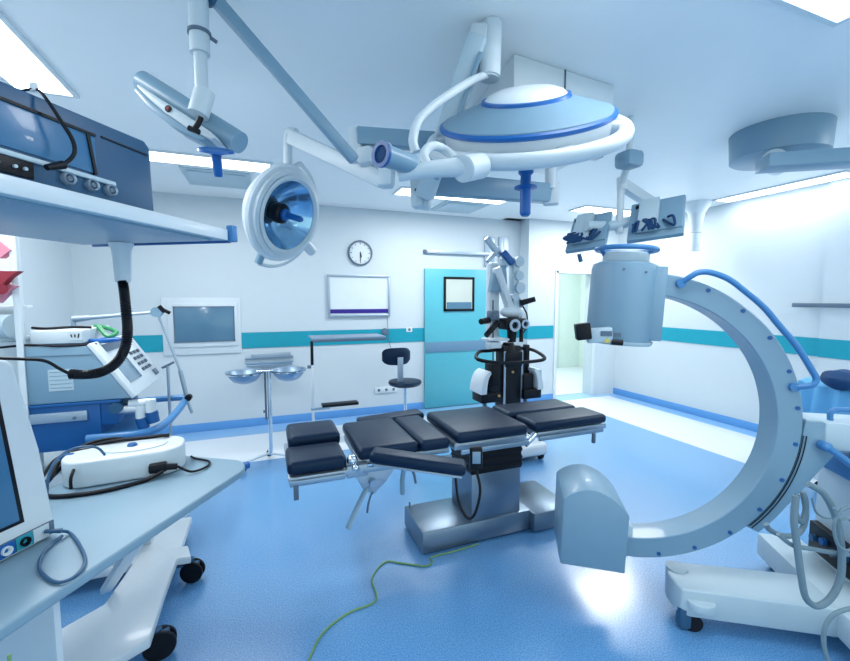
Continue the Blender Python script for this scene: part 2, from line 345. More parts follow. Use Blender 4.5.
# metal shelf on back wall behind the bowls
t = T('wall_shelf', 'short stainless steel wall shelf with a raised rim behind the steel bowls', 'shelf', (.03, BACK, .8))
P(t, 'tray', MB().box((.03, BACK - .13, .80), (.52, .25, .02), bev=.006), 'steel', world=True)
P(t, 'rim', MB().tube([(-.24, BACK - .25, .83), (.30, BACK - .25, .83), (.31, BACK - .02, .86), (-.25, BACK - .02, .86)], .012, smooth=False, closed=True), 'steel', world=True)
P(t, 'back_rail', MB().box((.05, BACK - .02, .89), (.46, .03, .06), bev=.005), 'satin', world=True)
# dark rail on the right wall
ra, rb = gx(793, 305, RIGHT - .08), gx(850, 305.5, RIGHT - .08)
t = T('wall_rail', 'thin dark metal rail mounted on the right wall above the stripe', 'rail', (RIGHT - .06, 2.0, ra.z))
P(t, 'bar', MB().box((RIGHT - .09, (ra.y + 1.4) / 2, ra.z), (.03, ra.y - 1.4, .045), bev=.005), 'dgrey', world=True)
for yy in (ra.y - .12, 2.2): P(t, 'bracket', MB().box((RIGHT - .037, yy, ra.z), (.072, .03, .03), bev=.003), 'satin', world=True)

# ================================================================== OPERATING TABLE
ot = T('operating_table', 'black padded operating table on a stainless steel base in the middle of the room', 'operating table', (1.35, 2.45, 0))
def padm(x0, x1, y0, y1, z0=.715, z1=.785, tilt=0, bev=.028):
    return MB().box(((x0 + x1) / 2, (y0 + y1) / 2, (z0 + z1) / 2), (x1 - x0, y1 - y0, z1 - z0), rot=(0, tilt, 0), bev=bev, seg=4)
def padp(name, lab, *a, **k): return P(ot, name, padm(*a, **k), 'pad', world=True, label=lab)
padp('back_pad', 'long back cushion', .45, .80, 2.16, 2.70)
padp('lumbar_pad', 'short cushion next to the back cushion', .808, 1.00, 2.16, 2.70)
padp('seat_pad', 'square seat cushion', 1.03, 1.53, 2.14, 2.66, .74, .81)
padp('leg_pad', 'nearer right leg cushion', 1.60, 2.20, 2.17, 2.415, .735, .80)
padp('leg_pad', 'farther right leg cushion', 1.57, 2.17, 2.44, 2.69, .735, .80)
padp('head_pad', 'nearer left cushion', .08, .385, 2.15, 2.42, .69, .765)
padp('head_pad', 'farther raised left cushion', .10, .40, 2.44, 2.74, .72, .805)
# side rails / frames
fm = MB()
fm.box((.73, 2.43, .695), (.55, .46, .035), bev=.006).box((1.28, 2.41, .715), (.50, .46, .045), bev=.006)
fm.box((.24, 2.43, .672), (.31, .56, .03), bev=.006).box((1.92, 2.43, .712), (.58, .48, .035), bev=.006)
P(ot, 'top_frame', fm, 'satin', world=True)
for (x0, x1, y, z) in ((.47, 1.0, 2.155, .67), (1.05, 1.52, 2.13, .70), (1.62, 2.15, 2.16, .70), (.09, .37, 2.14, .66), (.47, 1.0, 2.71, .67), (1.05, 1.52, 2.68, .70)):
    P(ot, 'side_rail', MB().box(((x0 + x1) / 2, y, z), (x1 - x0, .014, .03), bev=.003), 'steel', world=True)
P(ot, 'rail_lug', MB().box((2.06, 2.15, .655), (.02, .02, .07), bev=.003), 'dgrey', world=True)
P(ot, 'rail_lug', MB().box((.12, 2.14, .615), (.025, .02, .08), bev=.003), 'dgrey', world=True)
# arm board hanging beside the table on the near side
am = Matrix.Translation(gd(418, 461, 2.02)) @ Matrix.Rotation(R(-27), 4, 'Z') @ Matrix.Rotation(R(6), 4, 'Y')
P(ot, 'arm_board', MB().box((0, 0, 0), (.47, .11, .055), bev=.022, seg=4, mtx=am), 'pad', world=True, label='narrow arm cushion')
P(ot, 'arm_board_plate', MB().box((0, 0, -.033), (.44, .09, .012), bev=.003, mtx=am), 'satin', world=True)
# far arm cushion
P(ot, 'arm_board', MB().box((.86, 2.95, .70), (.50, .15, .055), rot=(0, R(-2), R(2)), bev=.022, seg=4), 'pad', world=True, label='narrow arm cushion on the far side')
P(ot, 'arm_support', MB().box((.9, 2.80, .655), (.04, .30, .03), bev=.004), 'satin', world=True)
# bracket mechanism under the head joint
jx, jy = .47, 2.20
P(ot, 'joint_housing', MB().box((.44, 2.2, .67), (.12, .10, .07), bev=.01).prism([(.42, .66), (.66, .66), (.60, .58), (.53, .52), (.47, .56)], XZ, 2.16, 2.22, bev=.006), 'satin', world=True)
P(ot, 'joint_knob', MB().cyl((.52, 2.16, .60), (.52, 2.12, .60), .02).cyl((.44, 2.15, .675), (.44, 2.135, .675), .016), 'steel', world=True)
P(ot, 'release_lever', MB().tube([(.50, 2.17, .57), (.42, 2.12, .47), (.37, 2.08, .40)], lambda q: .018, n=8, flat=.5), 'grey', world=True)
P(ot, 'release_lever', MB().tube([(.53, 2.17, .55), (.50, 2.15, .49), (.49, 2.15, .43)], .006, n=8), 'dgrey', world=True)
P(ot, 'release_lever', MB().tube([(.72, 2.18, .66), (.70, 2.17, .58), (.70, 2.17, .49)], .014, n=8), 'grey', world=True)
P(ot, 'release_lever', MB().tube([(.74, 2.18, .66), (.77, 2.18, .60), (.78, 2.17, .54)], .008, n=8), 'dgrey', world=True)
P(ot, 'joint_ball', MB().sph((.415, 2.17, .73), .03).sph((.425, 2.13, .70), .02), 'chrome', world=True)
P(ot, 'joint_ball', MB().sph((1.565, 2.22, .70), .035).cyl((1.54, 2.2, .66), (1.62, 2.2, .72), .022), 'chrome', world=True)
# column: steel box, black bellows
CX0, CX1, CY0, CY1 = 1.215, 1.59, 2.31, 2.62
ccx, ccy = (CX0 + CX1) / 2, (CY0 + CY1) / 2
P(ot, 'column', MB().box((ccx, ccy, .30), (CX1 - CX0, CY1 - CY0, .33), bev=.012), 'steel2', world=True)
bel = []; zz = .46
prof = []
for i in range(4):
    prof += [(1.0, zz), (1.04, zz + .022), (1.0, zz + .045)]; zz += .052
m = MB()
for (k0, z0), (k1, z1) in zip(prof, prof[1:]):
    tmp = bmesh.new(); A = []; B = []
    for sx, sy in ((-1, -1), (1, -1), (1, 1), (-1, 1)):
        A.append(tmp.verts.new((ccx + sx * (CX1 - CX0) / 2 * k0 , ccy + sy * (CY1 - CY0) / 2 * k0, z0))); B.append(tmp.verts.new((ccx + sx * (CX1 - CX0) / 2 * k1, ccy + sy * (CY1 - CY0) / 2 * k1, z1)))
    for i in range(4): tmp.faces.new((A[i], A[(i + 1) % 4], B[(i + 1) % 4], B[i]))
    m._merge(tmp)
m.box((ccx, ccy, .565), ((CX1 - CX0) * .97, (CY1 - CY0) * .97, .21))
P(ot, 'bellows', m, 'rubber', world=True)
P(ot, 'column_head', MB().box((ccx, ccy, .68), (.40, .36, .03), bev=.006), 'satin', world=True)
# stepped base
P(ot, 'base', MB().box((1.27, 2.48, .080), (.80, .37, .14), bev=.012).box((1.83, 2.48, .075), (.33, .46, .13), bev=.012), 'steel2', world=True)
P(ot, 'base_skirt', MB().box((1.27, 2.48, .008), (.76, .33, .016)).box((1.83, 2.48, .008), (.29, .42, .016)), 'black', world=True)
P(ot, 'lock_pin', MB().cyl((.90, 2.63, .15), (.90, 2.63, .19), .006, n=10), 'steel', world=True)
rc = gd(476, 458, 2.12)
t = T('hand_control', 'small handset with a light blue display hanging at the side of the operating table', 'remote control', rc - Vector((0, 0, .06)))
hm = Matrix.Translation(rc) @ Matrix.Rotation(R(-20), 4, 'Z')
P(t, 'case', MB().box((0, 0, 0), (.065, .03, .12), bev=.01, mtx=hm), 'black', world=True)
P(t, 'display', MB().box((0, -.017, .008), (.042, .006, .062), bev=.002, mtx=hm), 'lcd', world=True, label='pale blue key display')
q0 = rc - Vector((0, 0, .06))
P(t, 'cable', MB().tube([q0, q0 + Vector((.01, -.03, -.10)), q0 + Vector((-.02, -.03, -.22)), q0 + Vector((-.055, -.01, -.24)), q0 + Vector((-.085, .03, -.16)), q0 + Vector((-.08, .08, -.02))], .007), 'rubber', world=True)

# ================================================================== C-ARM X-RAY
ca = T('c_arm_x_ray_machine', 'large white C-shaped mobile x-ray machine at right with blue handles', 'x-ray machine', (1.70, 1.51, 0), R(-33))
ZC = 1.005; RO = .724; RI = .62; WD = .15
def arcpts(r, a0, a1, n): return [(r * math.cos(R(a0 + (a1 - a0) * i / n)), ZC + r * math.sin(R(a0 + (a1 - a0) * i / n))) for i in range(n + 1)]
m = MB(); sec = [(RI, 0), (RI + .012, -.0), (RO - .006, 0), (RO, .006), (RO, WD - .006), (RO - .006, WD), (RI, WD), (RI - .0, WD * .5)]
sec = [(RI, .004), (RI + .004, 0), (RO - .006, 0), (RO, .006), (RO, .05), (RO - .02, .055), (RO - .02, WD - .055), (RO, WD - .05), (RO, WD - .006), (RO - .006, WD), (RI + .004, WD), (RI, WD - .004)]
tmp = bmesh.new(); rings = []; NN = 96; A0, A1 = -97, 86
for i in range(NN + 1):
    a = R(A0 + (A1 - A0) * i / NN); rings.append([tmp.verts.new((r * math.cos(a), y, ZC + r * math.sin(a))) for r, y in sec])
for A, B in zip(rings, rings[1:]):
    for j in range(len(sec)): tmp.faces.new((A[j], A[(j + 1) % len(sec)], B[(j + 1) % len(sec)], B[j]))
tmp.faces.new(rings[0]); tmp.faces.new(rings[-1][::-1]); m._merge(tmp)
P(ca, 'c_arc', m, 'grey')
_rb = .702
for a in (64.6, 50.1, 36.2, 21.8, 7.4, -6.6, -21.4, -35.7, -50.1, -64.7, -78.5):
    P(ca, 'arc_bolt', MB().cyl((_rb * math.cos(R(a)), .002, ZC + _rb * math.sin(R(a))), (_rb * math.cos(R(a)), -.004, ZC + _rb * math.sin(R(a))), .0095, n=16), 'navy', label='round blue bolt cap')
# blue grab rail following the arc
hp = [(.179, -.01, 1.675), (.215, -.03, 1.705), (.245, -.03, 1.722), (.296, -.03, 1.721), (.37, -.03, 1.69), (.44, -.03, 1.634), (.52, -.03, 1.56), (.584, -.03, 1.479), (.64, -.03, 1.41), (.68, -.03, 1.352), (.725, -.03, 1.275), (.742, -.03, 1.240), (.728, -.03, 1.21), (.678, -.01, 1.195)]
P(ca, 'grab_rail', MB().tube(hp, .0135, n=14, k=4).cyl((.179, 0, 1.675), (.179, -.025, 1.672), .02).cyl((.672, 0, 1.195), (.672, -.02, 1.195), .02), 'mblue', label='blue grab rail')
# carriage
pol = arcpts(.728, -2, -44, 14) + [(.575, .478), (.64, .555), (.73, .688), (.799, .795), (.86, .885), (.90, .90), (1.05, .905), (1.05, 1.03), (.80, 1.03), (.735, 1.035)]
P(ca, 'carriage', MB().prism(pol, XZ, .004, WD + .02, bev=.004), 'grey')
gr = MB()
for r in (.728, .741):
    gr.tube([(x, .000, z) for x, z in arcpts(r, -3, -43, 20)], .002, n=6, k=1)
P(ca, 'slide_groove', gr, 'black', label='dark curved guide lines')
P(ca, 'top_grille', MB().box((.775, .06, 1.036), (.07, .10, .012), bev=.003), 'lgrey')
P(ca, 'support_arm', MB().box((1.12, .09, .97), (.62, .19, .13), bev=.012), 'lgrey')
P(ca, 'brake_handle', MB().tube([(.80, .0, .93), (.80, -.035, .93), (.84, -.05, .90), (.90, -.06, .85), (.98, -.07, .79)], lambda q: .015 + .006 * (q < .3), n=12), 'mblue', label='blue brake lever')
P(ca, 'top_handle', MB().tube([(.86, .05, 1.03), (.86, .05, 1.07), (.89, .05, 1.085), (1.00, .05, 1.085), (1.02, .05, 1.06), (1.02, .05, 1.03)], .012, n=10), 'mblue', label='short blue handle')
# image intensifier (upper head)
D0 = Vector((-.068, .085, 1.385)); ax = Vector((.055, 0, 1)).normalized()
m = MB().lathe([(0, .0), (.128, 0), (.150, .006), (.156, .05), (.156, .36), (.150, .385), (.12, .398), (0, .40)], D0, ax, n=64)
det = P(ca, 'image_intensifier', m, 'grey', label='grey drum-shaped detector head')
P(det, 'neck_collar', MB().lathe([(0, .395), (.108, .395), (.108, .440), (.10, .447), (0, .447)], D0, ax), 'lgrey')
rg = D0 + ax * .462; ex = Vector((1, 0, -.055)).normalized(); ey = Vector((0, 1, 0))
P(det, 'ring_handle', MB().tube([rg + ex * math.cos(a) * .138 + ey * math.sin(a) * .138 for a in [2 * PI * i / 24 for i in range(24)]], .0125, closed=True, k=2, n=12), 'mblue', label='blue ring handle')
for a in (200, 320, 80): P(det, 'handle_post', MB().cyl(rg + ex * math.cos(R(a)) * .105 - ax * .03, rg + ex * math.cos(R(a)) * .135 + ey * math.sin(R(a)) * .0 + ey * math.sin(R(a)) * .12, .013, n=12), 'mblue')
P(ca, 'detector_bracket', MB().box((.084, .085, 1.575), (.06, .20, .36), rot=(0, R(3), 0), bev=.006), 'grey')
P(det, 'base_plate', MB().lathe([(0, -.012), (.152, -.012), (.158, -.002), (.158, .006), (0, .006)], D0, ax, n=64), 'lgrey')
P(det, 'rivet', MB().cyl(D0 + ax * .355 + Vector((-.04, -.148, 0)), D0 + ax * .355 + Vector((-.04, -.155, 0)), .006, n=10), 'dgrey')
P(det, 'rivet', MB().cyl(D0 + ax * .34 + Vector((.06, -.14, 0)), D0 + ax * .34 + Vector((.06, -.149, 0)), .006, n=10), 'dgrey')
P(det, 'control_box', MB().box((-.19, -.075, 1.425), (.11, .06, .07), rot=(0, R(-5), 0), bev=.006), 'lgrey', label='small grey control box')
P(det, 'laser_housing', MB().box((-.268, -.09, 1.443), (.068, .07, .078), rot=(0, R(-8), 0), bev=.006), 'black', label='black square housing')
P(det, 'label_plate', MB().box((-.165, -.107, 1.435), (.05, .004, .024)).box((-.115, -.105, 1.430), (.03, .004, .018)), 'dgrey')
P(det, 'warning_sticker', MB().prism([(-.175, 1.392), (-.145, 1.392), (-.160, 1.416)], XZ, -.110, -.107), 'yellow', label='yellow triangle sticker')
P(det, 'connector', MB().cyl((-.14, -.10, 1.395), (-.09, -.10, 1.392), .014), 'black')
# x-ray tube housing (lower head)
lo = [(-.345, .262), (-.040, .250), (-.028, .545)]
n = 14; c0 = -.1835
for i in range(1, n):
    t_ = i / n; x = -.028 + (-.337 + .028) * t_; z = .545 + (.60 - .545) * t_ + .085 * math.sin(PI * t_) ** .8
    lo.append((x, z))
lo.append((-.337, .602))
P(ca, 'x_ray_tube_housing', MB().prism(lo, XZ, -.10, .24, bev=.007), 'grey', label='grey arched box head')
P(ca, 'tube_mount', MB().box((-.01, .085, .36), (.06, .15, .16), bev=.005), 'lgrey')
# base: near leg, cross beam
leg = [(.19, .02), (.20, -.05), (.215, -.10), (.86, -.10), (.86, .14), (.70, .14), (.245, .125), (.205, .09)]
P(ca, 'base_leg', MB().prism(leg, XY, .075, .212, bev=.01, seg=3), 'lgrey')
P(ca, 'leg_cap', MB().lathe([(0, 0), (.05, 0), (.05, .006), (0, .008)], (.25, .07, .212)), 'lgrey')
P(ca, 'cross_beam', MB().box((.955, .06, .145), (.21, .95, .13), bev=.012), 'lgrey')
P(ca, 'caster_cover', MB().prism([(.30 + .06 * math.cos(R(a)), -.10 + .045 * math.sin(R(a))) for a in range(180, 361, 15)] + [(.36, -.08), (.24, -.08)], XY, .125, .165, bev=.004), 'lgrey')
def caster(par, x, y, r, wname='wheel', s=1, wheelmat='rubber', fork='dgrey', world=False, rz=0):
    Mx = Matrix.Translation((x, y, 0)) @ Matrix.Rotation(rz, 4, 'Z')
    fk = P(par, 'caster', MB().box((0, 0, r * 1.35), (r * 1.5, r * .8, r * 1.1), bev=r * .15, mtx=Mx).box((-r * .75, 0, r), (.01, r * .7, r), mtx=Mx), fork, world=world)
    m = MB()
    for sy in (-1, 1):
        a_ = Mx @ Vector((r * .15, sy * r * .22, r)); b2 = Mx @ Vector((r * .15, sy * r * .55, r)); m.cyl(a_, b2, r, n=28)
    P(fk, wname, m, wheelmat, world=world)
    return fk
fk = P(ca, 'caster', MB().box((.238, -.075, .062), (.06, .05, .11), rot=(0, 0, R(8)), bev=.012), 'slate')
P(fk, 'wheel', MB().cyl((.275, -.095, .042), (.275, -.065, .042), .042).cyl((.275, -.045, .042), (.275, -.015, .042), .042), 'black')
fk = P(ca, 'caster', MB().box((.95, .45, .06), (.08, .05, .08), bev=.01), 'slate'); P(fk, 'wheel', MB().cyl((.95, .50, .045), (.95, .54, .045), .045), 'black')
fk = P(ca, 'caster', MB().box((.95, -.36, .06), (.08, .05, .08), bev=.01), 'slate'); P(fk, 'wheel', MB().cyl((.95, -.30, .045), (.95, -.34, .045), .045), 'black')
# chassis body beside the column
P(ca, 'chassis', MB().box((1.24, .16, .53), (.42, .44, .66), bev=.02).box((1.33, .09, .91), (.26, .22, .16), bev=.01), 'lgrey')
P(ca, 'blue_cover', MB().box((1.00, .22, .80), (.07, .34, .13), rot=(0, R(14), 0), bev=.02), 'mblue', label='blue moulded cover')
P(ca, 'connector_panel', MB().box((1.015, .16, .33), (.04, .38, .15), bev=.006), 'black', label='black connector panel')
for i in range(5): P(ca, 'connector', MB().cyl((.997, .02 + i * .07, .33 + .02 * (i % 2)), (.975, .02 + i * .07, .33 + .02 * (i % 2)), .018, n=14), ['navy', 'slate', 'dgrey'][i % 3])
P(ca, 'chassis_foot', MB().box((1.26, .16, .11), (.40, .42, .19), bev=.01), 'lgrey')
def lp(x, y, z): return wm(ca) @ Vector((x, y, z))
cables = [
 ('thick grey cable making a tight loop just below the x-ray carriage', [(797, 494), (795, 510), (801, 522), (806, 507), (803, 492), (806, 515), (800, 532), (785, 536), (770, 530), (766, 524)], 1.80, .011),
 ('long grey cable hanging in a deep loop in front of the x-ray base', [(808, 484), (824, 494), (836, 518), (841, 545), (841, 575), (832, 596), (818, 606), (806, 598), (801, 575), (797, 545), (794, 520), (796, 496)], 1.70, .013),
 ('pale cable running sideways across the x-ray chassis', [(778, 534), (792, 545), (812, 549), (835, 553), (862, 556)], 1.72, .009),
 ('thin beige cable coil in front of the black connector panel', [(856, 506), (842, 510), (834, 525), (838, 545), (850, 550), (858, 535), (850, 520), (838, 518), (834, 508)], 1.66, .006),
 ('thin pale cable arching from the base beam to the floor', [(870, 606), (848, 609), (832, 616), (824, 632), (826, 655), (838, 675)], 1.58, .008),
 ('thin grey cable with a small curve behind the carriage', [(812, 498), (816, 512), (826, 518), (836, 516), (842, 508)], 1.78, .004)]
for lab, pts, dd, r in cables:
    one('cable', lab, 'cable', MB().tube([gd(x, y, dd) for x, y in pts], r, n=10), 'cabgrey')

# ================================================================== DRAPED CART AND CAP (right)
dc = gd(872, 420, 3.3); dc.z = 0
t = T('draped_cart', 'cart under a light blue sterile drape by the right wall', 'cart', dc)
P(t, 'cabinet', MB().box((0, 0, .50), (.62, .52, .82), rot=(0, 0, R(-20)), bev=.01), 'white')
m = MB(); tmp = bmesh.new(); rr = []; NV = 96
for k, z in enumerate([.93, .928, .90, .80, .66, .52]):
    ring = []
    for i in range(NV):
        a = 2 * PI * i / NV; sx = .36 + (.0 if k < 2 else .015 * k); sy = .31 + (.0 if k < 2 else .015 * k); kk = 0 if k < 2 else .006 * k * math.sin(a * 17 + math.sin(a * 5))
        cx_, sy_ = math.cos(a), math.sin(a); p = 4; dn = (abs(cx_) ** p + abs(sy_) ** p) ** (-1 / p)
        ring.append(tmp.verts.new((Matrix.Rotation(R(-20), 3, 'Z') @ Vector((cx_ * dn * (sx + kk) * (.97 if k == 0 else 1), sy_ * dn * (sy + kk) * (.97 if k == 0 else 1), z)))))
    rr.append(ring)
for A, B in zip(rr, rr[1:]):
    for i in range(NV): tmp.faces.new((A[i], A[(i + 1) % NV], B[(i + 1) % NV], B[i]))
tmp.faces.new(rr[0]); m._merge(tmp); P(t, 'sterile_drape', m, 'drape', label='light blue sterile drape')
for sx, sy in ((-1, -1), (1, -1), (1, 1), (-1, 1)): P(t, 'wheel', MB().cyl((sx * .22 - .02, sy * .18, .045), (sx * .22 + .02, sy * .18, .045), .045), 'black')
capc = Vector((0, 0, 0)); cp = gd(842, 376, 3.15)
m = MB().sph((cp.x, cp.y, .985), .12, (1.1, .95, .65), n=28)
for v in m.bm.verts: v.co += Vector((math.sin(v.co.x * 60), math.sin(v.co.y * 55), math.sin(v.co.z * 70 + v.co.x * 40))) * .006
one('cloth_bundle', 'dark blue crumpled cloth bundle lying on the light blue draped cart', 'cloth', m, 'dnavy')

# ================================================================== RIGHT CEILING BOOM
t = T('ceiling_boom', 'round grey ceiling mount with a long flat boom arm at upper right', 'ceiling boom', (3.45, 1.95, CEIL - .2))
dcn = (3.47, 1.94)
P(t, 'drum', MB().lathe([(0, -.20), (.27, -.20), (.285, -.19), (.295, -.001), (0, -.001)], (dcn[0], dcn[1], CEIL), n=64), 'grey', world=True)
P(t, 'hub', MB().cyl((dcn[0], dcn[1], CEIL - .25), (dcn[0], dcn[1], CEIL - .195), .12), 'lgrey', world=True)
b0, b1 = gd(762, 160, 2.62), gd(905, 130, 2.45); b1.z = b0.z = 2.455
d_ = (b1 - b0); ang = math.atan2(d_.y, d_.x)
P(t, 'boom_arm', MB().box(((b0 + b1) / 2), (d_.length, .17, .085), rot=(0, 0, ang), bev=.008), 'grey', world=True)
P(t, 'pivot', MB().cyl((b0.x + .12, b0.y , 2.49), (dcn[0], dcn[1], CEIL - .24), .07), 'lgrey', world=True)

# far ceiling tube
pc = gz(700, 203, CEIL - .005)
pc = Vector((5.08, 3.70, CEIL))
t = T('ceiling_tube_mount', 'white conical ceiling mount with a short vertical tube near the right wall', 'ceiling mount', pc - Vector((0, 0, .6)))
P(t, 'flange', MB().lathe([(0, -.14), (.09, -.14), (.16, -.02), (.17, -.001), (0, -.001)], pc), 'white', world=True)
P(t, 'tube', MB().lathe([(0, -.60), (.055, -.60), (.055, -.38), (.065, -.37), (.075, -.24), (.09, -.14), (0, -.14)], pc), 'offw', world=True)

# ================================================================== CENTRAL LIGHT GROUP
def bar(p, q, w_, h_, up=Vector((0, 0, 1)), bev=.006):           # box beam from p to q
    p = Vector(p); q = Vector(q); x = (q - p).normalized(); y = Vector(up).cross(x).normalized(); z = x.cross(y)
    Mx = Matrix(((x.x, y.x, z.x, 0), (x.y, y.y, z.y, 0), (x.z, y.z, z.z, 0), (0, 0, 0, 1))); Mx.translation = (p + q) / 2
    return dict(c=(0, 0, 0), d=((q - p).length, w_, h_), bev=bev, mtx=Mx)
# --- big dome lamp
LC = gd(524.9, 119.5, 1.74); tc_ = (EYE - LC); tc_.z = 0; tc_.normalize(); side = Vector((0, 0, 1)).cross(tc_)
la = (Vector((0, 0, 1)) * math.cos(R(32.6)) + tc_ * math.sin(R(32.6))).normalized()
la = (Matrix.Rotation(R(-.3), 3, tc_) @ la)
lx = side - la * side.dot(la); lx.normalize(); ly = la.cross(lx)
bl_ = T('surgical_lamp', 'large dome-shaped surgical lamp with blue rings hanging over the operating table', 'surgical lamp', LC - Vector((0, 0, .2)))
P(bl_, 'dome', MB().lathe([(.352, .0), (.344, .020), (.172, .078), (.168, .086)], LC, la, n=72).lathe([(0, .06), (.16, .06), (.16, .082), (0, .082)], LC, la, n=40), 'dome', world=True)
P(bl_, 'crown', MB().lathe([(.167, .084), (.152, .098), (.112, .113), (.05, .121), (0, .122)], LC, la, n=64), 'white', world=True)
P(bl_, 'ring_trim', MB().lathe([(.354, -.006), (.361, -.001), (.360, .010), (.348, .016), (.340, .010), (.340, -.002)], LC, la, n=72, close=True), 'blue', world=True, label='blue lower ring')
P(bl_, 'ring_trim', MB().lathe([(.176, .066), (.184, .070), (.178, .086), (.166, .088), (.160, .078)], LC, la, n=72, close=True), 'blue', world=True, label='blue upper ring')
P(bl_, 'lamp_body', MB().lathe([(.345, 0), (.34, -.07), (.33, -.10), (.30, -.11), (0, -.08)], LC, la, n=72), 'white', world=True)
P(bl_, 'ring_trim', MB().lathe([(.331, -.100), (.338, -.098), (.340, -.108), (.315, -.114)], LC, la, n=72, close=True), 'blue', world=True, label='thin blue rim of the lens')
P(bl_, 'lens', MB().lathe([(.318, -.108), (.28, -.122), (.12, -.150), (0, -.154)], LC, la, n=64), 'white', world=True)
rc_ = LC - la * .062
P(bl_, 'grab_ring', MB().tube([rc_ + (lx * math.cos(a) + ly * math.sin(a)) * .398 for a in [2 * PI * i / 40 for i in range(40)]], .030, closed=True, k=2, n=14), 'offw', world=True, label='white outer grab ring')
for a in (-118, -66, 180, 0, 60, 120):
    v = lx * math.cos(R(a)) + ly * math.sin(R(a)); sp = MB().box(**bar(rc_ + v * .32, rc_ + v * .39, .12 if a in (-118,) else .06, .045, la)); P(bl_, 'ring_spoke', sp, 'white', world=True)
hb = LC - la * .12
hd = Vector((0, 0, -1))
P(bl_, 'sterile_handle', MB().lathe([(0, 0), (.03, 0), (.03, .02), (.021, .03), (.021, .07), (.045, .074), (.045, .08), (.022, .084), (.022, .18), (.015, .19), (0, .19)], gd(526, 168, 1.66), (0, 0, -1)), 'blue', world=True, label='blue sterile handle')
# joint cylinder & branch on the near left rim
j0, j1 = gd(463, 169, 1.42), gd(480, 166, 1.50)
P(bl_, 'joint', MB().cyl(j0, j1, .045, n=32).cyl(j0 - (j1 - j0).normalized() * .004, j0, .042, n=32), 'offw', world=True, label='round white joint')
P(bl_, 'branch_arm', MB().tube([gd(398, 176, 1.42), gd(425, 170, 1.42), gd(463, 167, 1.44)], lambda q: .020 + .014 * q, n=16).tube([gd(430, 170, 1.44), gd(424, 155, 1.46), gd(432, 146, 1.52), gd(445, 150, 1.55), gd(455, 160, 1.5)], .017, n=12), 'offw', world=True)
# camera pod
c0_, c1_ = gd(383, 155, 1.32), gd(412, 165, 1.42)
cd = T('lamp_camera', 'cylindrical camera pod with a dark blue front at the left of the dome lamp', 'camera', c0_ - Vector((0, 0, .04)))
P(cd, 'housing', MB().cyl(c0_, c1_, .036, .033, n=32), 'grey', world=True)
fd = (c0_ - c1_).normalized()
P(cd, 'front_ring', MB().lathe([(.026, .0), (.040, 0), (.041, .012), (.028, .012)], c0_, fd, close=True), 'navy', world=True, label='dark blue front ring')
P(cd, 'glass', MB().cyl(c0_, c0_ + fd * .006, .028, n=32), 'dnavy', world=True)
P(cd, 'lens', MB().cyl(c0_ + fd * .006 + upv * .004 + rgt * .008, c0_ + fd * .010 + upv * .004 + rgt * .008, .014, n=24), 'black', world=True, label='black lens')
P(cd, 'side_stripe', MB().cyl(c0_ * .8 + c1_ * .2 + Vector((0, 0, .031)), c1_ + Vector((0, 0, .031)), .004, n=8), 'navy', world=True)
P(cd, 'mount', MB().tube([c1_, gd(418, 172, 1.42)], .02, smooth=False, n=14), 'offw', world=True)
# --- suspension: vertical head post, long strut, curved tube, lower arms
su = T('lamp_suspension', 'white jointed suspension arms hanging from the ceiling left of the dome lamp', 'suspension arm', gd(487, 20, 1.9))
pt = gd(491.5, 24, 1.80); pb = gd(489.5, 78, 1.80)
P(su, 'end_joint', MB().cyl(pb, pt, .046, n=32).cyl(pb - Vector((0, 0, .004)), pb + Vector((0, 0, .004)), .038), 'offw', world=True, label='upright tubular joint')
P(su, 'ceiling_stem', MB().cyl(pt - Vector((0, 0, .02)), Vector((pt.x, pt.y, CEIL)), .034), 'offw', world=True)
P(su, 'curved_tube', MB().tube([gd(490, 74, 1.80), gd(475, 79, 1.74), gd(455, 91, 1.63), gd(432, 107, 1.58), gd(418, 122, 1.54), gd(413, 140, 1.5), gd(416, 152, 1.5)], lambda q: .017 if q > .25 else .014 + .012 * q, n=14), 'offw', world=True)
P(su, 'long_strut', MB().box(**bar(gd(479, 36, 1.76), gd(424, 198, 2.05), .085, .085, tc_, bev=.012)), 'lgrey', world=True, label='long slanting strut')
P(su, 'strut_slot', MB().box(**bar(gd(481, 52, 1.73), gd(436, 180, 1.94), .02, .012, tc_, bev=.002)), 'grey', world=True)
P(su, 'knuckle', MB().box(**bar(gd(480, 28, 1.80), gd(477, 52, 1.80), .08, .09, tc_, bev=.02)), 'offw', world=True)
P(su, 'lower_knuckle', MB().box(**bar(gd(417, 180, 2.1), gd(418, 208, 2.1), .06, .07, tc_, bev=.012)).box(**bar(gd(427, 192, 2.12), gd(424, 209, 2.12), .06, .07, tc_, bev=.012)), 'offw', world=True)
P(su, 'screw_cap', MB().cyl(gd(416, 190, 2.06), gd(416, 190, 2.055), .008, n=12), 'black', world=True)
P(su, 'lower_arm', MB().box(**bar(gd(430, 184, 2.15), gd(552, 194, 2.45), .07, .11, Vector((0, 0, 1)), bev=.01)), 'grey', world=True, label='lower horizontal arm')
P(su, 'upper_arm', MB().box(**bar(gd(356, 137, 2.0), gd(600, 152, 2.42), .07, .085, Vector((0, 0, 1)), bev=.01)), 'grey', world=True, label='upper horizontal arm')
P(su, 'end_housing', MB().box(**bar(gd(355, 127, 2.0), gd(356, 163, 2.0), .06, .03, tc_, bev=.006)).box(**bar(gd(366, 148, 2.0), gd(367, 166, 2.0), .08, .08, tc_, bev=.02)), 'offw', world=True)
ch = gd(575, 150, 2.42)
P(su, 'drop_tube', MB().cyl((ch.x, ch.y, ch.z - .02), (ch.x, ch.y, CEIL - .01), .05), 'offw', world=True)
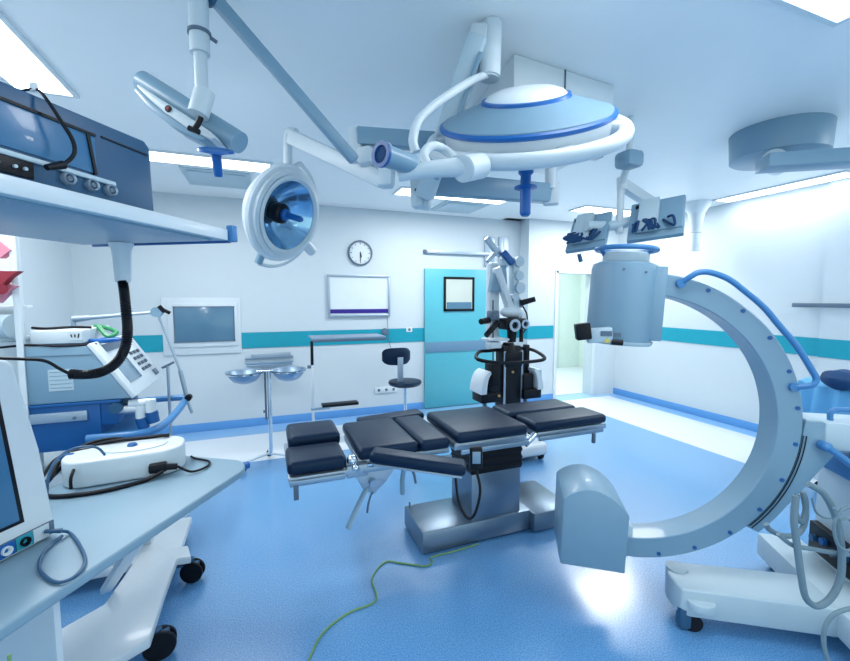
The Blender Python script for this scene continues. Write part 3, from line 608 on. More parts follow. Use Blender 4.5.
P(su, 'drop_tube', MB().box(**bar(gd(551, 183, 2.43), gd(551, 205, 2.43), .09, .05, tc_, bev=.01)).cyl(gd(551, 190, 2.43), gd(551, 150, 2.45), .035), 'offw', world=True)
# --- long arm crossing the ceiling to the examination light
el = T('examination_light', 'round tilted examination light with a mirrored dish and a blue handle, left of centre', 'examination light', gd(285, 214, 2.5) - Vector((0, 0, .3)))
P(el, 'long_arm', MB().box(**bar(gd(214, -2, 1.62), gd(355, 161, 1.93), .045, .05, Vector((0, 0, 1)), bev=.012)), 'grey', world=True, label='long diagonal ceiling arm')
P(el, 'arm_tip', MB().box(**bar(gd(207, -9, 1.60), gd(217, 4, 1.63), .055, .06, bev=.012)), 'slate', world=True)
P(el, 'spring_arm', MB().box(**bar(gd(291, 137, 2.43), gd(385, 181, 1.97), .06, .08, Vector((0, 0, 1)), bev=.014)), 'offw', world=True)
P(el, 'elbow', MB().box(**bar(gd(387, 166, 1.97), gd(386, 188, 1.97), .075, .075, tc_, bev=.02)).cyl(gd(386, 170, 1.97), gd(386, 146, 2.0), .03), 'offw', world=True)
P(el, 'drop_tube', MB().tube([gd(296, 133, 2.46), gd(289, 133, 2.48), gd(288, 145, 2.49), gd(288, 175, 2.50)], .026, n=14, k=4), 'offw', world=True)
EC = gd(283, 214, 2.52)
ea = ((EYE - EC).normalized() * .48 + rgt * .86 - Vector((0, 0, 1)) * .26).normalized()
P(el, 'lamp_shell', MB().lathe([(0, -.17), (.10, -.165), (.19, -.13), (.24, -.07), (.247, -.065), (.258, -.02), (.268, .03), (.262, .055), (.24, .062), (.225, .055)], EC, ea, n=64), 'offw', world=True)
P(el, 'rim_ring', MB().lathe([(.262, -.015), (.285, -.01), (.292, .01), (.285, .03), (.262, .035)], EC, ea, n=64, close=True), 'white', world=True)
P(el, 'inner_rim', MB().lathe([(.212, .045), (.235, .06), (.240, .07), (.222, .075), (.205, .06)], EC, ea, n=64, close=True), 'offw', world=True)
ed = P(el, 'reflector', MB().lathe([(.214, .052), (.17, -.01), (.11, -.055), (.05, -.078), (0, -.08)], EC, ea, n=16), 'mirror', world=True, label='mirrored faceted dish')
P(el, 'bulb_housing', MB().lathe([(0, -.07), (.055, -.07), (.065, -.03), (.06, .0), (.045, .012), (0, .014)], EC, ea, n=32), 'black', world=True, label='black bulb housing')
P(el, 'handle', MB().lathe([(0, .0), (.035, .012), (.036, .03), (.020, .04), (.018, .14), (.013, .15), (0, .15)], EC, ea, n=24), 'blue', world=True, label='blue handle')
P(el, 'inner_hoop', MB().lathe([(.213, .056), (.217, .056), (.217, .062), (.213, .062)], EC, ea, n=64, close=True), 'black', world=True, label='black glass edge')
ux = Vector((0, 0, 1)); ux = (ux - ea * ux.dot(ea)).normalized(); sx_ = ux.cross(ea).normalized()
if sx_.dot(rgt) < 0: sx_ = -sx_
yk = []
for i in range(13):
    a = R(75 - i * 180 / 12); yk.append(EC - ea * .03 + ux * math.sin(a) * .335 + sx_ * math.cos(a) * .335)
P(el, 'yoke', MB().tube(yk, .012, n=10, k=3).tube([gd(288, 170, 2.50), yk[0]], .014, smooth=False), 'offw', world=True, label='curved tubular yoke')
P(el, 'yoke_pivot', MB().cyl(EC + sx_ * .25 - ux * .14 - ea * .02, EC + sx_ * .36 - ux * .20 - ea * .02, .035), 'white', world=True)
P(el, 'yoke_pivot', MB().cyl(yk[-1], EC - ux * .25 - ea * .02 - sx_ * .08, .024), 'grey', world=True)
# ceiling canopy of the two left arms
cpz = gd(200, 0, 1.64)
# --- small edge-on lamp, upper left
sl = T('small_surgical_lamp', 'small surgical lamp seen edge-on with a blue disc handle, at upper left near the ceiling', 'surgical lamp', gd(185, 115, 1.62) - Vector((0, 0, .2)))
s0 = gd(202, 98, 1.62)
P(sl, 'ceiling_tube', MB().cyl((s0.x, s0.y, s0.z), (s0.x, s0.y, CEIL - .001), .024, n=24).cyl((s0.x, s0.y, CEIL - .25), (s0.x, s0.y, CEIL - .001), .036, n=28), 'offw', world=True)
P(sl, 'collar', MB().lathe([(.024, 0), (.042, 0), (.042, .012), (.024, .012)], (s0.x, s0.y, s0.z + .235), (0, 0, 1), close=True).cyl((s0.x + .035, s0.y, s0.z + .235), (s0.x + .06, s0.y, s0.z + .22), .007), 'dgrey', world=True)
P(sl, 'swivel', MB().cyl(gd(205, 92, 1.57), gd(198, 115, 1.56), .037, n=32), 'offw', world=True)
t0, t1 = gd(143, 82, 1.68), gd(240, 143, 1.62)
P(sl, 'rear_tube', MB().cyl(t0, t1, .042, n=36), 'grey', world=True, label='grey tubular rear housing')
tx = (t1 - t0).normalized(); tn = tx.cross(fwd).normalized()
if tn.z > 0: tn = -tn
ty = fwd.cross(tx) ; tb = tx.cross(tn).normalized()
LCm = Matrix(((tx.x, tb.x, tn.x, 0), (tx.y, tb.y, tn.y, 0), (tx.z, tb.z, tn.z, 0), (0, 0, 0, 1))); LCm.translation = (t0 + t1) / 2 - fwd * .03 + tx * .01
bod = [(-.195, .028), (-.06, .030), (.06, .030), (.18, .034), (.21, .046), (.19, .060), (.09, .070), (-.03, .066), (-.12, .054), (-.19, .040)]
P(sl, 'lamp_body', MB().prism(bod, lambda u, v, a: Vector((u, a, v)), -.05, .05, bev=.006, mtx=LCm), 'offw', world=True)
P(sl, 'lens_edge', MB().prism([(-.195, .040), (-.12, .054), (-.03, .066), (.09, .070), (.18, .062), (.15, .084), (.02, .096), (-.10, .084), (-.195, .056)], lambda u, v, a: Vector((u, a, v)), -.045, .045, bev=.003, mtx=LCm), 'grey', world=True)
fc = -1 if (LCm @ Vector((0, 1, 0)) - EYE).length > (LCm @ Vector((0, -1, 0)) - EYE).length else 1
yf = fc * .051
def lm(u, v, a): return LCm @ Vector((u, a, v))
P(sl, 'button', MB().cyl(lm(-.02, .047, yf - fc * .004), lm(-.02, .047, yf + fc * .004), .013, n=20), 'black', world=True, label='round black button')
P(sl, 'button_mark', MB().cyl(lm(-.02, .047, yf + fc * .004), lm(-.02, .047, yf + fc * .006), .006, n=16), 'red', world=True, label='red button centre')
P(sl, 'clamp', MB().tube([gd(201, 117, 1.50), gd(198, 124, 1.50), gd(194, 130, 1.50)], .010, smooth=False).cyl(gd(189, 128, 1.50), gd(199, 132, 1.50), .010), 'black', world=True)
hdc = gd(216, 150, 1.52)
P(sl, 'handle', MB().lathe([(0, 0), (.060, -.002), (.063, .006), (.03, .012), (.018, .018), (.016, .085), (.014, .093), (0, .093)], hdc, Vector((.0, 0, -1)) - tc_ * .45 - rgt * .25), 'blue', world=True, label='blue disc handle')

# ================================================================== TWIN CEILING MONITORS
mg = T('monitor_suspension', 'white ceiling arm carrying two flat monitors, behind the x-ray head', 'monitor arm', gd(622, 215, 2.9))
a0 = gd(621, 186, 2.9)
P(mg, 'drop_post', MB().cyl(gd(619, 233, 2.9), a0, .025, n=20), 'offw', world=True)
P(mg, 'cross_tube', MB().tube([gd(586, 226, 2.86), gd(605, 226, 2.9), gd(622, 224, 2.9), gd(646, 214, 2.84)], .035, n=14), 'lgrey', world=True)
top = gd(668, 202, 2.75)
P(mg, 'spring_arm', MB().box(**bar(gd(622, 184, 2.9), gd(652, 204, 3.05), .07, .075, Vector((0, 0, 1)), bev=.014)).cyl(gd(622, 178, 2.9), gd(622, 190, 2.9), .035), 'offw', world=True)
ep = gd(629, 160, 2.75)
P(mg, 'end_block', MB().box((ep.x, ep.y, ep.z), (.14, .14, .11), bev=.03), 'grey', world=True)
P(mg, 'ceiling_stem', MB().cyl((ep.x, ep.y, ep.z), (ep.x, ep.y, CEIL - .001), .02).cyl(ep, gd(622, 182, 2.88), .022), 'offw', world=True)
def monitor(lab, TLp, TRp, BLp, d, dx, dy, wires):
    A_ = gd(TLp[0], TLp[1], d - dx / 2 - dy / 2); B_ = gd(TRp[0], TRp[1], d + dx / 2 - dy / 2); C_ = gd(BLp[0], BLp[1], d - dx / 2 + dy / 2)
    X = (B_ - A_); wd = X.length; X.normalize(); Zv = (A_ - C_); hg = Zv.length; Zv = (Zv - X * Zv.dot(X)).normalized(); Yv = Zv.cross(X).normalized(); c = (B_ + C_) / 2
    if (EYE - c).dot(Yv) > 0: Yv = -Yv; X = -X
    Mx = Matrix(((X.x, Yv.x, Zv.x, 0), (X.y, Yv.y, Zv.y, 0), (X.z, Yv.z, Zv.z, 0), (0, 0, 0, 1))); Mx.translation = c
    sg = 1 if X.dot(rgt) > 0 else -1
    t = T('flat_monitor', lab, 'monitor', c - Vector((0, 0, hg / 2)), group='flat monitors on the ceiling arm')
    P(t, 'case', MB().box((0, 0, 0), (wd, .035, hg), bev=.008, mtx=Mx), 'grey', world=True)
    P(t, 'rear_plate', MB().box((sg * .02, -.024, .01), (wd * .84, .014, hg * .78), bev=.005, mtx=Mx), 'grey', world=True)
    P(t, 'mount_bracket', MB().box((-sg * wd * .12, -.045, .01), (.12, .035, hg * .80), bev=.006, mtx=Mx), 'lgrey', world=True)
    P(t, 'screen', MB().box((0, .02, 0), (wd * .92, .006, hg * .88), mtx=Mx), 'screen', world=True)
    P(t, 'vent_slot', MB().box((-sg * wd * .30, -.034, hg * .33), (.06, .012, .022), mtx=Mx), 'black', world=True)
    m = MB()
    for k in range(wires):
        x = random.uniform(-.36, .28) * wd; pp = [Mx @ Vector((x, -.045, -.04)), Mx @ Vector((x + random.uniform(-.05, .05), -.07, -.08 + random.uniform(-.02, .02))), Mx @ Vector((x + random.uniform(-.07, .07), -.065, -hg * .42)), Mx @ Vector((x + random.uniform(-.05, .08), -.045, -.06))]
        m.tube(pp, .008, n=8, k=5)
    P(t, 'cable_bundle', m, 'dnavy', world=True, label='tangled dark blue cables')
    return Mx, t
Mx1, tm1 = monitor('flat monitor seen from behind, the right one above the x-ray head', (634, 206), (688.5, 195.5), (624.5, 243), 2.72, -.20, -.14, 9)
Mx2, tm2 = monitor('flat monitor seen from behind, the left one with a dark blue cable tangle', (575, 220), (613.5, 212), (565, 253), 2.95, -.18, -.15, 14)
P(tm2, 'grip', MB().cyl(gd(579, 254, 2.8), gd(581, 262, 2.8), .014, n=12), 'slate', world=True)

# ================================================================== SWIVEL STOOL
sc_ = gy(405, 382, 4.75); zt = sc_.z; sx0, sy0 = sc_.x, sc_.y
st = T('swivel_stool', 'black swivel stool with a curved backrest near the teal door', 'stool', (sx0, sy0, 0))
zt = gy(405, 380, 4.75).z
P(st, 'seat', MB().lathe([(0, -.07), (.15, -.07), (.19, -.055), (.205, -.03), (.195, -.008), (.15, 0), (0, .003)], (0, 0, zt)), 'pad')
bp = gy(396.5, 356, 4.75)
tmp = MB(); tm = bmesh.new(); NR = 14; ro = []; 
for i in range(NR + 1):
    a = R(-70 + 140 * i / NR); h = .105 * (1 - .35 * abs(i / NR * 2 - 1) ** 3)
    cx_ = math.sin(a) * .175; cy_ = .05 - math.cos(a) * .10
    ring = []
    for (o, z) in ((0, -h), (-.012, -h * .98), (-.028, -h * .7), (-.032, 0), (-.028, h * .7), (-.012, h * .98), (0, h), (.015, h * .7), (.015, -h * .7)):
        n_ = Vector((math.sin(a), -math.cos(a), 0)); ring.append(tm.verts.new(Vector((bp.x - sx0 + cx_, cy_, bp.z)) - n_ * o * -1 + Vector((0, 0, z))))
    ro.append(ring)
for A, B in zip(ro, ro[1:]):
    for j in range(9): tm.faces.new((A[j], A[(j + 1) % 9], B[(j + 1) % 9], B[j]))
tm.faces.new(ro[0]); tm.faces.new(ro[-1][::-1]); tmp._merge(tm)
P(st, 'backrest', tmp, 'pad', label='curved black backrest')
P(st, 'back_support', MB().box((bp.x - sx0 + .02, -.09, (zt + bp.z) / 2 - .03), (.07, .02, bp.z - zt + .05), bev=.006), 'satin', label='flat grey back support')
P(st, 'gas_lift', MB().cyl((0, 0, .12), (0, 0, zt - .06), .022, n=20), 'chrome')
m = MB().cyl((0, 0, .08), (0, 0, .16), .045)
for k in range(5):
    a = k * 2 * PI / 5 + .3; v = Vector((math.cos(a), math.sin(a), 0)); m.tube([v * .03 + Vector((0, 0, .12)), v * .15 + Vector((0, 0, .10)), v * .27 + Vector((0, 0, .075))], lambda q: .022 - .006 * q, n=10)
P(st, 'star_base', m, 'black')
for k in range(5):
    a = k * 2 * PI / 5 + .3; v = Vector((math.cos(a), math.sin(a), 0)) * .27; u = Vector((-math.sin(a), math.cos(a), 0))
    P(st, 'caster', MB().cyl(v + u * .018 + Vector((0, 0, .03)), v - u * .018 + Vector((0, 0, .03)), .03, n=18).cyl(v + Vector((0, 0, .03)), v + Vector((0, 0, .075)), .008), 'black')

# ================================================================== BOWL STAND
bs0 = gz(272, 462, 0); BY = 4.15
bsx = gy(268, 400, BY).x
bs = T('bowl_stand', 'chrome double bowl stand on casters in front of the back wall', 'stand', (bsx, BY, 0))
bzr = gy(268, 371, BY).z
P(bs, 'pole', MB().cyl((.015, 0, .10), (.015, 0, bzr), .018, n=18), 'chrome')
P(bs, 'pole', MB().cyl((-.02, 0, .45), (-.02, 0, bzr), .009, n=12).cyl((-.045, 0, .53), (-.015, 0, .53), .014, n=12), 'dgrey', label='thin dark height rod')
P(bs, 'cross_bar', MB().cyl((-.09, 0, bzr), (.10, 0, bzr), .010, n=12), 'chrome')
m = MB()
for a in (200, 340, 90): v = Vector((math.cos(R(a)), math.sin(R(a)), 0)); m.tube([Vector((0, 0, .12)), v * .12 + Vector((0, 0, .105)), v * .25 + Vector((0, 0, .08))], .013, n=10)
P(bs, 'tripod_base', m, 'white')
for a in (200, 340, 90):
    v = Vector((math.cos(R(a)), math.sin(R(a)), 0)) * .25; P(bs, 'caster', MB().cyl(v + Vector((0, -.012, .032)), v + Vector((0, .012, .032)), .032, n=20).cyl(v + Vector((0, 0, .03)), v + Vector((0, 0, .09)), .008), 'black')
for px, py, lab in ((244.5, 370, 'stainless steel bowl, the left one on the double stand'), (288.5, 367.5, 'stainless steel bowl, the right one on the double stand')):
    c = gy(px, py + 1.5, BY); hr = c.z - .005
    P(bs, 'bowl_ring', MB().lathe([(.155, 0), (.164, 0), (.164, .01), (.155, .01)], (c.x - bsx, 0, hr - .014), close=True), 'chrome')
    b = one('steel_bowl', lab, 'bowl', MB().lathe([(0, -.110), (.05, -.107), (.10, -.085), (.135, -.045), (.148, -.008), (.166, 0), (.166, .004), (.145, .0), (.130, -.044), (.098, -.080), (.05, -.100), (0, -.104)], (c.x, BY, hr + .001), n=40), 'steel', group='steel bowls')

# ================================================================== FRAME STAND (mayo stand) with dark bar
MY = 4.55
fx = gy(312.5, 380, MY).x; fz = gy(312, 341, MY).z; fx1 = gy(386, 341, MY).x
fs = T('instrument_table', 'tall stand with a dark bar and low grey tray, left of the swivel stool', 'stand', (fx, MY, 0))
P(fs, 'upright', MB().box((0, 0, fz - .13), (.03, .03, .26), bev=.004), 'black', label='dark upper upright')
P(fs, 'upright', MB().box((0, 0, (fz - .26) / 2 + .03), (.028, .028, fz - .32), bev=.004), 'white', label='white lower upright')
P(fs, 'top_bar', MB().box(((fx1 - fx) / 2, 0, fz - .005), (fx1 - fx, .03, .025), bev=.004), 'dgrey')
P(fs, 'top_plate', MB().box(((fx1 - fx) / 2, .20, fz + .018), (fx1 - fx, .40, .018), bev=.004), 'steel')
P(fs, 'tray', MB().box((.30, .05, gy(340, 405, MY).z), (.40, .12, .03), bev=.006), 'black')
P(fs, 'tray_arm', MB().box((.08, 0, gy(340, 405, MY).z - .02), (.2, .03, .02)), 'steel')
P(fs, 'foot', MB().box((.20, 0, .065), (.46, .035, .03), bev=.004).box((0, 0, .065), (.035, .5, .03), bev=.004), 'white')
for dx, dy in ((0, -.22), (0, .22), (.42, 0)): P(fs, 'caster', MB().cyl((dx, dy - .012, .028), (dx, dy + .012, .028), .028, n=18).box((dx, dy, .05), (.02, .034, .03)), 'black')
P(fs, 'knob', MB().cyl((-.05, 0, gy(308, 367, MY).z), (-.014, 0, gy(308, 367, MY).z), .018, n=14), 'dgrey')

# ================================================================== MICROSCOPE
MYY = 3.55
def g3(x, y): return gy(x, y, MYY)
mo = g3(512, 460)
ms = T('surgical_microscope', 'floor-standing surgical microscope with black optics and white counterweight covers by the teal door', 'microscope', (mo.x, MYY, 0))
def mp(name, mb, m_, lab=None): return P(ms, name, mb, m_, label=lab, world=True)
ft = gz(531, 462, .0)
mp('foot', MB().prism([(mo.x - .24, MYY - .26), (mo.x + .26, MYY - .26), (mo.x + .26, MYY + .26), (mo.x - .24, MYY + .26)], XY, .05, .17, bev=.04, seg=4), 'white')
mp('foot_skirt', MB().box((mo.x + .01, MYY, .05), (.44, .46, .03), bev=.01), 'dgrey')
for sx in (-1, 1):
    for sy in (-1, 1): mp('caster', MB().cyl((mo.x + sx * .2 - .02, MYY + sy * .2, .035), (mo.x + sx * .2 + .02, MYY + sy * .2, .035), .035, n=16), 'black')
def z3(y): return g3(510, y).z
def x3(x): return g3(x, 360).x
mp('column', MB().box((x3(508), MYY, (z3(345) + .15) / 2), (x3(517) - x3(500), .16, z3(345) - .15), bev=.01), 'black', 'black column')
mp('column_edge', MB().box((x3(517.5), MYY - .06, (z3(350) + .15) / 2), (.02, .05, z3(350) - .15)).box((x3(500.5), MYY - .06, (z3(350) + .15) / 2), (.02, .05, z3(350) - .15)), 'satin')
mp('column_head', MB().box((x3(509), MYY, z3(358)), (.20, .20, .16), bev=.02), 'black')
mp('spine', MB().box((x3(497), MYY + .10, (z3(262) + z3(350)) / 2), (.12, .10, z3(262) - z3(350)), bev=.03), 'offw', 'white upper spine')
mp('spine_cover', MB().prism([(x3(489), z3(292)), (x3(506), z3(292)), (x3(504), z3(262)), (x3(493), z3(270))], XZ, MYY - .02, MYY + .06, bev=.01), 'grey')
mp('upper_link', MB().box(**bar(g3(486, 238) , g3(500, 256), .05, .05)).box(**bar(g3(487, 262), g3(499, 248), .04, .04)), 'satin')
mp('upper_link', MB().box(**bar(g3(500, 252) - Vector((0, .04, 0)), g3(510, 264) - Vector((0, .04, 0)), .06, .06)), 'navy', 'dark blue link')
mp('boom', MB().box(**bar(g3(500, 262), g3(515, 262), .06, .07)).box(**bar(g3(514, 258), g3(514, 330), .07, .09, (0, 1, 0))), 'lgrey')
for (px, py, r_) in ((516, 262, .05), (516, 276, .045), (517, 288, .055), (511, 297, .03)):
    c = g3(px, py); mp('joint_disc', MB().cyl((c.x, MYY - .07, c.z), (c.x, MYY + .06, c.z), r_, n=24), 'lgrey' if py < 280 else 'satin')
# counterweight arm slope
mp('slanted_arm', MB().box(**bar(g3(495, 268) + Vector((0, -.02, 0)), g3(512, 318) + Vector((0, -.02, 0)), .06, .09, (0, 1, 0))), 'offw')
# optical head
mp('optical_body', MB().box((x3(506), MYY - .10, z3(323)), (.24, .16, .11), bev=.02), 'black')
mp('front_ring', MB().lathe([(.03, 0), (.055, 0), (.06, .02), (.035, .02)], (x3(503), MYY - .19, z3(324)), (0, -1, 0), close=True), 'satin')
mp('front_ring', MB().lathe([(.02, 0), (.04, 0), (.045, .02), (.025, .02)], (x3(513), MYY - .19, z3(323)), (0, -1, 0), close=True), 'satin')
mp('head_cover', MB().sph((x3(510), MYY - .03, z3(312)), .11, (1.2, .8, .55)), 'white')
mp('eyepiece', MB().cyl(g3(492, 322) - Vector((0, .1, 0)), g3(478, 334) - Vector((0, .16, 0)), .03, .026, n=18), 'black')
mp('eyepiece', MB().cyl(g3(486, 320) - Vector((0, .05, 0)), g3(475, 321) - Vector((0, .12, 0)), .032, .028, n=18), 'black')
mp('eyepiece', MB().cyl(g3(518, 303) - Vector((0, .05, 0)), g3(528, 299) - Vector((0, .12, 0)), .03, .026, n=18), 'black')
mp('eyepiece_mount', MB().cyl(g3(512, 305), g3(520, 303), .04, n=18).box((x3(490), MYY - .05, z3(315)), (.10, .1, .10), bev=.02), 'dgrey')
mp('assistant_tube', MB().tube([g3(508, 300), g3(514, 296), g3(520, 300), g3(521, 315), g3(520, 330)], .012, n=8), 'satin')
mp('objective', MB().cyl((x3(507), MYY - .08, z3(328)), (x3(507), MYY - .08, z3(341)), .05, .04, n=20), 'black')
mp('handgrip', MB().cyl((x3(515), MYY - .1, z3(326)), (x3(514), MYY - .12, z3(341)), .02, n=12), 'black')
mp('light_cable', MB().tube([g3(522, 305), g3(527, 315), g3(526, 328), g3(521, 335)], .008, n=8).tube([g3(493, 300), g3(493, 340), g3(493, 372)], .006, n=8), 'rubber')
mp('neck', MB().lathe([(0, 0), (.08, 0), (.07, .06), (.05, .10), (0, .10)], (x3(507), MYY - .02, z3(352))), 'black')
mp('tray', MB().box((x3(492), MYY - .05, z3(338)), (.22, .18, .02), bev=.005).box((x3(489), MYY - .08, z3(343)), (.12, .12, .06), bev=.01), 'offw')
# handle bar loop
hy = z3(352)
mp('handle_bar', MB().tube([(x3(467), MYY - .22, hy - .02), (x3(490), MYY - .27, hy - .06), (x3(520), MYY - .27, hy - .06), (x3(530), MYY - .24, hy - .04), (x3(531), MYY - .05, hy + .01), (x3(522), MYY + .02, hy + .03), (x3(508), MYY + .02, hy + .03), (x3(490), MYY + .02, hy + .02), (x3(478), MYY - .02, hy + .02)], .017, n=10, closed=True, k=4), 'black', 'black loop handle')
def wheelcover(cx, cz, flip):
    out = []
    for i in range(13):
        a = R(95 + 85 * i / 12) if not flip else R(85 - 85 * i / 12); out.append((cx + math.cos(a) * .115, cz + math.sin(a) * .22 - .06))
    inn = [(cx + (p[0] - cx) * .45, cz - .06 + (p[1] - cz + .06) * .86) for p in out[::-1]]
    return out + inn
for px, fl in ((485, False), (526, True)):
    cx = x3(px); cz = z3(383)
    mp('weight_cover', MB().prism(wheelcover(cx, cz, fl), XZ, MYY - .14, MYY + .10, bev=.01), 'white', 'curved white cover')
    mp('weight_box', MB().box((cx + (0 if fl else .0), MYY - .03, cz - .10), (.21, .2, .10), bev=.012).box((cx + (-.04 if fl else .05), MYY - .03, cz - .0), (.12, .16, .20), bev=.012), 'black')
    mp('weight_post', MB().cyl((cx, MYY, .12), (cx, MYY, cz - .1), .02, n=12), 'dgrey')
mp('control_box', MB().box((x3(490), MYY - .05, z3(372)), (.10, .14, .22), bev=.01), 'black')
mp('side_post', MB().box((x3(526), MYY, z3(360)), (.045, .06, .30), bev=.006).box((x3(519), MYY, z3(365)), (.045, .06, .32), bev=.006), 'black')
mp('knob', MB().cyl((x3(507), MYY - .1, z3(370)), (x3(507), MYY - .115, z3(370)), .012, n=12).cyl((x3(492), MYY - .13, z3(391)), (x3(492), MYY - .15, z3(391)), .012), 'orange', 'small amber knob')
mp('side_bin', MB().box((x3(538), MYY + .1, z3(384)), (.10, .22, .26), bev=.015), 'lgrey')

# ================================================================== LEFT PENDANT SHELF AND CONSOLE
SO = Vector((-.094, 1.308, 0)); SZ = 1.766
sh = T('pendant_shelf', 'light grey equipment shelf at upper left, seen from below', 'shelf', (SO.x, SO.y, SZ), R(-32))
P(sh, 'shelf_board', MB().box((-.23, -.55, .010), (.46, 1.10, .024), bev=.003), 'lgrey')
P(sh, 'underside_panel', MB().box((-.235, -.56, -.004), (.43, 1.04, .008), bev=.002), 'grey')
P(sh, 'front_rail', MB().box((.004, -.56, .012), (.008, 1.10, .030), bev=.002), 'white')
P(sh, 'corner_bumper', MB().box((.008, .008, .018), (.022, .024, .046), bev=.004), 'mblue', label='blue corner bumper')
P(sh, 'rear_edge', MB().box((-.23, .004, -.002), (.47, .010, .012), bev=.002), 'navy', label='dark blue underside edge')
# pendant column carrying it to the ceiling
P(sh, 'pendant_column', MB().box((-.40, -.86, .51), (.20, .22, 1.046), bev=.01), 'lgrey')
co = T('anaesthesia_monitor', 'dark blue-grey patient monitor console standing on the upper left shelf', 'monitor', (SO.x, SO.y, SZ + .024), R(-32))
CT = .163; xb = -.03
P(co, 'case', MB().prism([(-.62, .004), (-.216, .004), (-.221, CT - .01), (-.235, CT + .002), (-.62, CT - .003)], YZ, xb - .32, xb, bev=.005), 'slate')
P(co, 'screen', MB().box((xb + .001, -.455, .093), (.004, .20, .072), bev=.001), 'screen', label='blue glossy screen')
fr = MB().box((xb + .003, -.455, .131), (.006, .20, .005)).box((xb + .003, -.365, .093), (.006, .006, .078), rot=(R(9), 0, 0))
P(co, 'screen_bezel', fr, 'black')
P(co, 'trim_strip', MB().box((xb + .004, -.46, .047), (.007, .285, .009), bev=.002), 'lgrey', label='pale trim strip')
for yy in (-.414, -.369, -.330):
    k = P(co, 'rotary_knob', MB().lathe([(.0075, 0), (.0115, 0), (.0115, .010), (.010, .013), (.0075, .010)], (xb, yy, .032), (1, 0, 0), n=28, close=True), 'satin', label='round silver ring knob')
    P(k, 'knob_centre', MB().lathe([(0, .002), (.0075, .002), (.005, .010), (0, .010)], (xb, yy, .032), (1, 0, 0), n=20), 'dgrey')
P(co, 'button_panel', MB().box((xb + .002, -.515, .028), (.006, .09, .028), bev=.002), 'black')
for yy in (-.525, -.500, -.485): P(co, 'button', MB().cyl((xb + .004, yy, .028), (xb + .009, yy, .028), .003, n=10), 'lgrey')
P(co, 'side_groove', MB().box((xb + .001, -.285, .135), (.003, .11, .003)), 'black')
def fp(o, x, y, z): return wm(o) @ Vector((x, y, z))
one('monitor_cable', 'black cable clipped over the top of the dark blue console, hanging across its screen', 'cable',
    MB().tube([fp(co, -.06, -.458, .170), fp(co, -.028, -.455, .171), fp(co, -.012, -.450, .152), fp(co, -.002, -.436, .12), fp(co, .004, -.425, .095), fp(co, .006, -.425, .072), fp(co, .004, -.438, .052), fp(co, .004, -.452, .040)], lambda q: .002 + .0015 * min(1, q * 2), n=10)
    .cyl(fp(co, .006, -.446, .045), fp(co, .006, -.474, .032), .0075, .005, n=14), 'black')
one('cable_clip', 'small clear clip on the top edge of the dark blue console', 'clip', MB().box((0, 0, 0), (.014, .006, .014), bev=.002, mtx=Matrix.Translation(fp(co, -.034, -.455, .176)) @ Matrix.Rotation(R(-32), 4, 'Z')), 'white')
# hanging probe holder and coiled black tube
hpz = gd(121, 243, 1.25)
hp0 = Vector((hpz.x, hpz.y, SZ - .010))
hp0 = gz(121, 243, SZ - .009)
hg_ = T('probe_holder', 'light grey cylindrical holder hanging under the upper left shelf', 'holder', (hp0.x, hp0.y, SZ - .11))
hl = SZ - gd(120, 279, (hp0 - EYE).dot(fwd)).z
P(hg_, 'sleeve', MB().lathe([(0, -.001), (.030, -.001), (.028, -.01), (.0235, -.02), (.019, -hl), (0, -hl)], hp0, n=28), 'offw', world=True)
hd_ = (hp0 - EYE).dot(fwd)
one('coiled_tube', 'thick black corrugated tube curving down from the holder under the shelf', 'tube',
    MB().tube([gd(122.5, 281, hd_), gd(124, 290, hd_), gd(126, 310, hd_ - .01), gd(127.5, 330, hd_ - .02), gd(125, 348, hd_ - .03), gd(117, 362, hd_ - .04), gd(104, 371, hd_ - .05), gd(88, 374.5, hd_ - .06), gd(70, 374, hd_ - .07)], lambda q: .0125 + .0012 * math.sin(q * 420), n=14, k=16)
    .tube([gd(70, 374, hd_ - .07), gd(60, 369, hd_ - .08), gd(45, 361, hd_ - .10), gd(22, 359, hd_ - .12), gd(-15, 358, hd_ - .14)], .0042, n=8), 'rubber')

def bar0(p, q, w_, h_):
    p = Vector(p); q = Vector(q); x = (q - p).normalized(); y = Vector((0, 0, 1)).cross(x).normalized(); z = x.cross(y)
    Mx = Matrix(((x.x, y.x, z.x, 0), (x.y, y.y, z.y, 0), (x.z, y.z, z.z, 0), (0, 0, 0, 1))); Mx.translation = (p + q) / 2
    return dict(c=(0, 0, 0), d=((q - p).length, w_, h_), bev=.004, mtx=Mx)
# ================================================================== LEFT TABLE CART (near left)
TO = Vector((-.121, 2.013, 0)); TZ = .80
tc2 = T('equipment_table', 'pale grey wheeled equipment table at lower left with a rounded corner', 'table', (TO.x, TO.y, 0), R(-32))
poly = [(-.025, -1.25), (-.025, -.25), (-.025, -.12)] + [(-.155 + .13 * math.cos(R(a)), .02 + .13 * math.sin(R(a)) - .0) for a in range(0, 91, 15)] + [(-.72, .15), (-.72, -1.25)]
P(tc2, 'tabletop', MB().prism(poly, XY, TZ - .035, TZ, bev=.008, seg=3), 'table')
P(tc2, 'corner_bumper', MB().box((-.075, .135, TZ - .02), (.04, .04, .03), rot=(0, 0, R(-45)), bev=.01), 'blue', label='blue corner bumper')
P(tc2, 'apron', MB().box((-.40, -.55, TZ - .062), (.56, 1.1, .05), bev=.006), 'offw')
P(tc2, 'side_panel', MB().box((-.36, -.72, .45), (.50, .02, .60), bev=.004), 'offw')
P(tc2, 'brace', MB().box(**bar0(gz(137, 541, .745), gz(106, 590, .165), .045, .03)), 'white', world=True)
P(tc2, 'upright', MB().box((-.58, -.60, .46), (.045, .05, .62), bev=.006), 'white')
def gpoly(L, z0, z1, bev): return MB().prism([tuple(gz(x, y, z1).xy) for x, y in L], XY, z0, z1, bev=bev)
